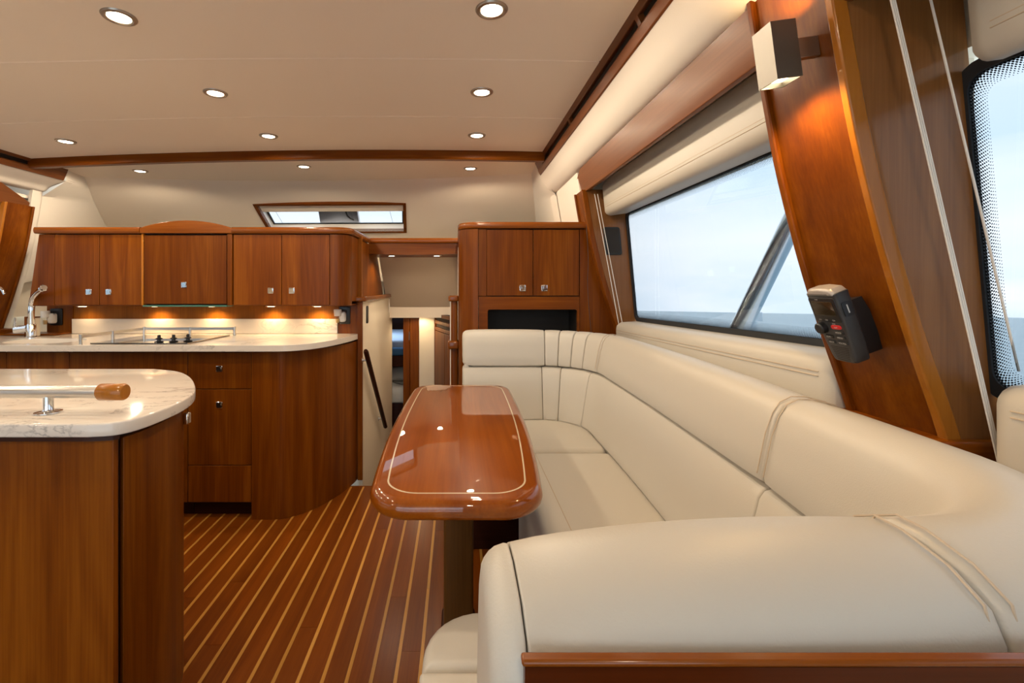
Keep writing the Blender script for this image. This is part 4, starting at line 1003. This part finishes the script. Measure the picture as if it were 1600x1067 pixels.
for i0_, nm in ((.036, 'inlay_line'),):
    A_, B_ = t_out(i0_), t_out(i0_+.0036); n = len(A_)
    m = MB(); m.add([(x, y, TZ+.0003) for x, y in A_+B_]+[(x, y, TZ-.001) for x, y in A_+B_], [(i, (i+1) % n, n+(i+1) % n, n+i) for i in range(n)]+[(2*n+i, 2*n+(i+1) % n, (i+1) % n, i) for i in range(n)]+[(n+i, n+(i+1) % n, 3*n+(i+1) % n, 3*n+i) for i in range(n)])
    part(nm, m, 'inlay', t)
part('column', MB().prism(rrect(-.043, 1.50, .053, 1.74, .012, 4), .03, TZ-.046), 'wood_leg', t)
part('column_foot', MB().prism(rrect(-.055, 1.42, .065, 1.72, .02, 4), .001, .03), 'wood_dark', t, .004)
part('top_plate', MB().prism(rrect(-.08, 1.36, .09, 1.78, .02, 4), TZ-.052, TZ-.046), 'wood_dark', t)

# ------------------------------------------------------------------ downlights
def ceiling_light(x, y, label, group, watts, proto=[None]):
    z = zc(x)
    if proto[0] is None:
        r = thing('downlight', label, 'light', (x, y, z-.006), group)
        part('trim_ring', MB().lathe((x, y, z), [(.046, .004), (.046, -.001), (.043, -.005), (.036, -.0065), (.031, -.004), (.029, .004)], 28), 'bronze', r)
        part('lens', MB().lathe((x, y, z), [(0, -.0045), (.022, -.0045), (.0295, -.0025), (.0295, .004), (0, .004)], 24), 'lens', r)
        lo = spot('downlight_lamp', (x, y, z-.016), r, watts, 176, .15, .024)
        proto[0] = r; return r
    r = copy_tree(proto[0]); r.location = (x, y, z-.006); r['label'] = label; r['group'] = group; return r
gv = 'recessed downlights in the headliner'
rows = [
 (.098, 1.32, 'large downlight at the top middle of the photo, nearest in the right-hand row'),
 (.100, 1.88, 'second downlight of the right-hand row, above the table'),
 (.103, 2.42, 'third downlight of the right-hand row, just aft of the cross beam'),
 (.089, 3.10, 'right-hand downlight ahead of the cross beam, above the companionway'),
 (-.980, 1.355, 'large downlight at the upper left, nearest in the middle row'),
 (-.977, 1.89, 'second downlight of the middle row, left of centre'),
 (-.980, 2.43, 'third downlight of the middle row, just aft of the cross beam'),
 (-1.000, 3.05, 'middle downlight ahead of the cross beam, above the galley'),
 (-2.035, 2.43, 'left-hand downlight just aft of the cross beam, above the sink'),
 (-2.068, 3.05, 'left-hand downlight ahead of the cross beam, near the left cheek')]
for x, y, lab in rows: ceiling_light(x, y, lab, gv, LAMP_W)
ceiling_light(-2.04, 1.89, 'second downlight of the left-hand row, between island and galley, left of the frame', gv, LAMP_W)
ceiling_light(-2.04, 1.355, 'first downlight of the left-hand row, above the island, left of the frame', gv, LAMP_W)
for x, y, lab in ((-.98, .78, 'middle-row downlight just above and left of the camera, out of frame'), (-2.04, .78, 'left-row downlight above the near end of the island, out of frame'), (.1, -.5, 'right-row downlight behind the camera'), (-.98, -.5, 'middle-row downlight behind the camera'), (-2.04, -.5, 'left-row downlight behind the camera')):
    ceiling_light(x, y, lab, 'downlights behind the camera', LAMP_W)
for px, lab in ((612, 'left small downlight under the companionway header'), (682.5, 'right small downlight under the companionway header')):
    x = (px-CX)/F*3.42; y = 3.42; z = 1.431
    r = thing('header_light', lab, 'light', (x, y, z-.006), 'small lights in the companionway header')
    part('trim_ring', MB().lathe((x, y, z), [(.034, .004), (.034, -.001), (.031, -.004), (.024, -.004), (.022, .003)], 20), 'bronze', r)
    part('lens', MB().lathe((x, y, z), [(0, -.003), (.023, -.003), (.023, .003), (0, .003)], 18), 'lens', r)
    spot('header_lamp', (x, y, z-.012), r, 5.0, 160, .6, .02)

# ------------------------------------------------------------------ fittings on the pilasters
def frame_m(right, up, out, o):
    return Matrix(((right[0], up[0], out[0], o[0]), (right[1], up[1], out[1], o[1]), (right[2], up[2], out[2], o[2]), (0, 0, 0, 1)))
# up-and-down wall light
zs_ = .435; lean = -.13
up = Vector((lean, 0, 1)).normalized(); rt = Vector((0, -1, 0)); ou = rt.cross(up)
mS = frame_m(rt, up, ou, (XP(zs_), .865, EYE+zs_))
s = thing('wall_light', 'square brushed steel up-and-down wall light on the curved wooden pilaster', 'light', (XP(zs_), .865, EYE+zs_-.05))
o0, o1, hh, hw = .040, .086, .052, .026
def lb_(x0, x1, y0, y1, z0, z1): return MB().box(x0, x1, y0, y1, z0, z1).xf(mS)
th = .0025
sq_o = [(-hw, o0), (hw, o0), (hw, o1), (-hw, o1)]; sq_i = [(-hw+th, o0+th), (hw-th, o0+th), (hw-th, o1-th), (-hw+th, o1-th)]
mb = MB(); v = [(x, y, z) for y in (-hh, hh) for q in (sq_o, sq_i) for x, z in q]
mb.add(v, [(i, (i+1) % 4, 8+(i+1) % 4, 8+i) for i in range(4)]+[(4+i, 4+(i+1) % 4, 12+(i+1) % 4, 12+i) for i in range(4)]+[(i, (i+1) % 4, 4+(i+1) % 4, 4+i) for i in range(4)]+[(8+i, 8+(i+1) % 4, 12+(i+1) % 4, 12+i) for i in range(4)])
part('housing', mb.xf(mS), 'nickel', s)
part('bracket', lb_(.008, .022, -.018, .018, 0, o0), 'bronze', s, .001)
part('lens', lb_(-hw+th, hw-th, -hh+.010, -hh+.014, o0+th, o1-th), 'lens_dim', s)
part('lens', lb_(-hw+th, hw-th, hh-.014, hh-.010, o0+th, o1-th), 'lens_dim', s)
cS = mS@Vector((0, -hh+.004, (o0+o1)/2)); cU = mS@Vector((0, hh-.004, (o0+o1)/2))
spot('wall_lamp_down', cS, s, 5.5, 150, .5, .012, col=(1, .62, .25)); spot('wall_lamp_up', cU, s, 3.2, 130, .6, .012, rot=(PI, 0, 0), col=(1, .62, .25))

# radio handset in its cradle
zh = -.054; sl = (XP(zh+.07)-XP(zh-.07))/.14
up = Vector((sl-.06, 0, 1)).normalized(); ou = rt.cross(up); mH = frame_m(rt, up, ou, (XP(zh)-.002, .888, EYE+zh))
h = thing('radio_handset', 'charcoal marine radio handset with red key hanging on the wooden pilaster', 'radio', (XP(zh), .905, EYE+zh-.08))
def rs(out, z0, z1, r=.004, rb=0.0):
    mb = MB(); round_slab(mb, out, z0, z1, r, 4, rb); return mb.xf(mH)
part('cradle', rs([(-.014, -.070), (.020, -.066), (.023, -.030), (.023, .012), (.016, .038), (-.014, .034)], 0, .034, .004), 'black', h)
ho = [(-.018, -.074), (.020, -.074), (.029, -.060), (.0345, .02), (.0345, .055), (.030, .067), (-.030, .067), (-.0345, .055), (-.0345, .02), (-.027, -.060)]
ho = [(p.x, p.y) for p in smooth_path(ho+[ho[0]], 3)][:-1]
part('body', rs(ho, .032, .062, .006, .005), 'grey_plastic', h)
capo = [(-.0345, .058), (.0345, .058), (.0335, .066), (.026, .0735), (.0, .076), (-.026, .0735), (-.0335, .066)]
part('top_cap', rs(capo, .033, .063, .007, .005), 'silver_plastic', h)
part('screen_surround', rs(rrect(-.031, .008, .031, .057, .004, 4), .060, .0632, .001), 'black', h)
part('screen', rs(rrect(-.025, .022, .025, .050, .003, 3), .062, .0638, .0005), 'screen', h)
part('knob', MB().lathe((-.019, -.004, .060), [(.0, 0), (.0115, 0), (.011, .011), (.009, .013), (0, .013)], 18).xf(mH), 'black', h)
part('alert_key', rs(rrect(.002, -.005, .025, .003, .004, 3), .060, .0642, .001), 'red', h, label='red key')
def key(x0, x1, y0, y1): part('key', rs(rrect(x0, y0, x1, y1, .003, 3), .060, .0636, .001), 'black', h)
key(.004, .026, -.0155, -.008); key(-.022, -.002, -.026, -.0185); key(.002, .026, -.026, -.0185); key(-.020, -.001, -.0365, -.029); key(.002, .027, -.0365, -.029)
for i in range(8):
    y = -.0425-.0036*i; w_ = .022-.0009*i
    part('speaker_slot', rs([(-w_+.004, y-.0006), (w_, y-.0016), (w_, y-.0002), (-w_+.004, y+.0008)], .0605, .0624, .0002), 'void', h)
part('side_key', MB().loft([[(.0335+d, y, z) for y, z in rrect(.018, .038, .046, .056, .004, 3)] for d in (0, .003)]).xf(mH), 'black', h)
part('side_key_bar', MB().box(.0366, .0372, .024, .040, .0465, .0485).xf(mH), 'print_white', h)
def text(body, size, x, y, z, parent, m, name='lettering', mat='print_white'):
    cu = bpy.data.curves.new('lettering', 'FONT'); cu.body = body; cu.size = size; cu.align_x = 'CENTER'; cu.align_y = 'CENTER'; cu.resolution_u = 2
    to = bpy.data.objects.new('lettering_tmp', cu); COL.objects.link(to); bpy.context.view_layer.update()
    me = bpy.data.meshes.new_from_object(to.evaluated_get(bpy.context.evaluated_depsgraph_get())); bpy.data.objects.remove(to)
    me.transform(Matrix.Translation(-root_off(parent))@m@Matrix.Translation((x, y, z))); me.materials.clear(); me.materials.append(M[mat])
    o = bpy.data.objects.new(name, me); COL.objects.link(o); o.parent = parent; return o
text('HOLD', .0048, .0145, -.0118, .0638, h, mH); text('MENU', .0048, .0140, -.0222, .0638, h, mH)
text('SCAN', .0042, -.0125, -.0222, .0638, h, mH); text('HI/LO', .0044, -.0105, -.0328, .0638, h, mH); text('VOL/SQL', .0044, .0150, -.0328, .0638, h, mH)
text('16/9', .0046, .0135, -.001, .0644, h, mH); text('PWR', .0034, .011, .0055, .0634, h, mH)
for x in (-.018, -.003, .014): text('CH', .0042, x, .0125, .0634, h, mH)
text('VHF', .0040, -.010, .0535, .0634, h, mH)

# flat black speaker on the forward reveal
p0, p1 = PT(942, 355, 2.392), PT(971, 398, 2.392)
sp_ = thing('speaker', 'flat black rectangular speaker beside the forward edge of the large window', 'speaker', ((p0.x+p1.x)/2, 2.392, p1.z))
shx = .012
rr = rrect(p0.x, p1.z, p1.x-.012, p0.z, .010, 4)
tilt = lambda x, z: x+(p0.z-z)*.10
part('frame', MB().loft([[(tilt(x, z), y, z) for x, z in inset_poly(rr, i)] for y, i in ((2.3955, 0), (2.387, 0), (2.385, .002))]), 'black', sp_)
part('grille', MB().loft([[(tilt(x, z), y, z) for x, z in inset_poly(rr, .007)] for y in (2.386, 2.3835)]), 'void', sp_)

# blind cords
def cordset(label, lines, r, name='blind_cord'):
    a0 = lines[0][0]; t = thing(name, label, 'cord', lines[0][-1], 'white blind cords')
    for ln in lines: part('strand', MB().tube(ln, r, 6), 'cord', t)
    return t
cordset('pair of thin white blind cords in front of the speaker by the large window', [[PT(929, 303, 2.36), PT(951, 420, 2.36), PT(970, 524, 2.35)], [PT(933.5, 303, 2.36), PT(956, 420, 2.36), PT(975.5, 522, 2.35)]], .0018)
a, b = PT(1396, -60, .755), PT(1567, 742, .752)
a = PT(1381, -60, .755)
cordset('thick bundle of white blind cords down the pilaster in the right foreground', [[a+Vector((d, 0, 0)), b+Vector((d, 0, 0))] for d in (-.0032, 0, .0032)], .0014)
cordset('single white blind cord just left of the rear window, right edge', [[PT(1440, -60, .77), PT(1592, 580, .765)]], .0019)

# ------------------------------------------------------------------ outside
dk = structure('floor_outside', (-1, -3, 0))
part('cockpit_sole', MB().box(-3.2, 1.2, -5.2, Y_AFT-.065, -.16, -.10), 'gelcoat', dk)  # unseen white deck, added to bounce skylight in through the aft door
part('coaming', MB().box(-3.3, -3.1, -5.2, Y_AFT-.065, -.10, .55), 'gelcoat', dk); part('coaming', MB().box(1.1, 1.3, -5.2, Y_AFT-.065, -.10, .55), 'gelcoat', dk)
part('side_deck', MB().box(1.005, 1.75, Y_AFT, 4.6, .70, .76), 'gelcoat', dk); part('side_deck', MB().box(-3.75, -3.005, Y_AFT, 4.6, .70, .76), 'gelcoat', dk)  # unseen side decks, added to reflect skylight up onto the ceiling
part('foredeck', MB().box(-3.0, 1.0, 4.34, 6.9, 1.31, 1.36), 'gelcoat', dk)
sea = MB(); n = 48
sea.add([(0, 0, 0)]+[(r_*math.cos(2*PI*k/n), r_*math.sin(2*PI*k/n), 0) for r_ in (30, 300, 6000) for k in range(n)],
        [(0, 1+k, 1+(k+1) % n) for k in range(n)]+[(1+j*n+k, 1+(j+1)*n+k, 1+(j+1)*n+(k+1) % n, 1+j*n+(k+1) % n) for j in range(2) for k in range(n)])
me = mesh_from('sea', sea, Vector((0, 0, 0)), M['sea'])
so_ = bpy.data.objects.new('sea', me); COL.objects.link(so_); so_.location = (0, 0, EYE-2.6)
so_.rotation_mode = 'QUATERNION'; so_.rotation_quaternion = Vector((0, 0, 1)).rotation_difference(SEA_N)
so_['kind'] = 'stuff'; so_['label'] = 'calm blue-grey sea outside the windows'; so_['category'] = 'sea'
ot = thing('outrigger', 'thick slanting aluminium outrigger tube outside the large window', 'tube', PT(1150, 560, 1.95))
q0, q1 = PT(1107, 614, 1.98), PT(1275, 270, 1.75)
part('tube', MB().tube([q0, q1], .037, 20), 'alu', ot)
part('joint_band', MB().tube([q0+(q1-q0)*.02, q0+(q1-q0)*.06], .043, 20), 'alu', ot)
bl = thing('deck_post', 'small grey deck post standing outside behind the outrigger tube', 'post', PT(1178, 540, 2.4))
q = PT(1178, 500, 2.4)
part('stem', MB().box(q.x-.010, q.x+.010, 2.395, 2.415, .76, q.z), 'alu', bl)
part('head', MB().box(q.x-.014, q.x+.036, 2.385, 2.425, q.z-.005, q.z+.042), 'alu', bl, .003)
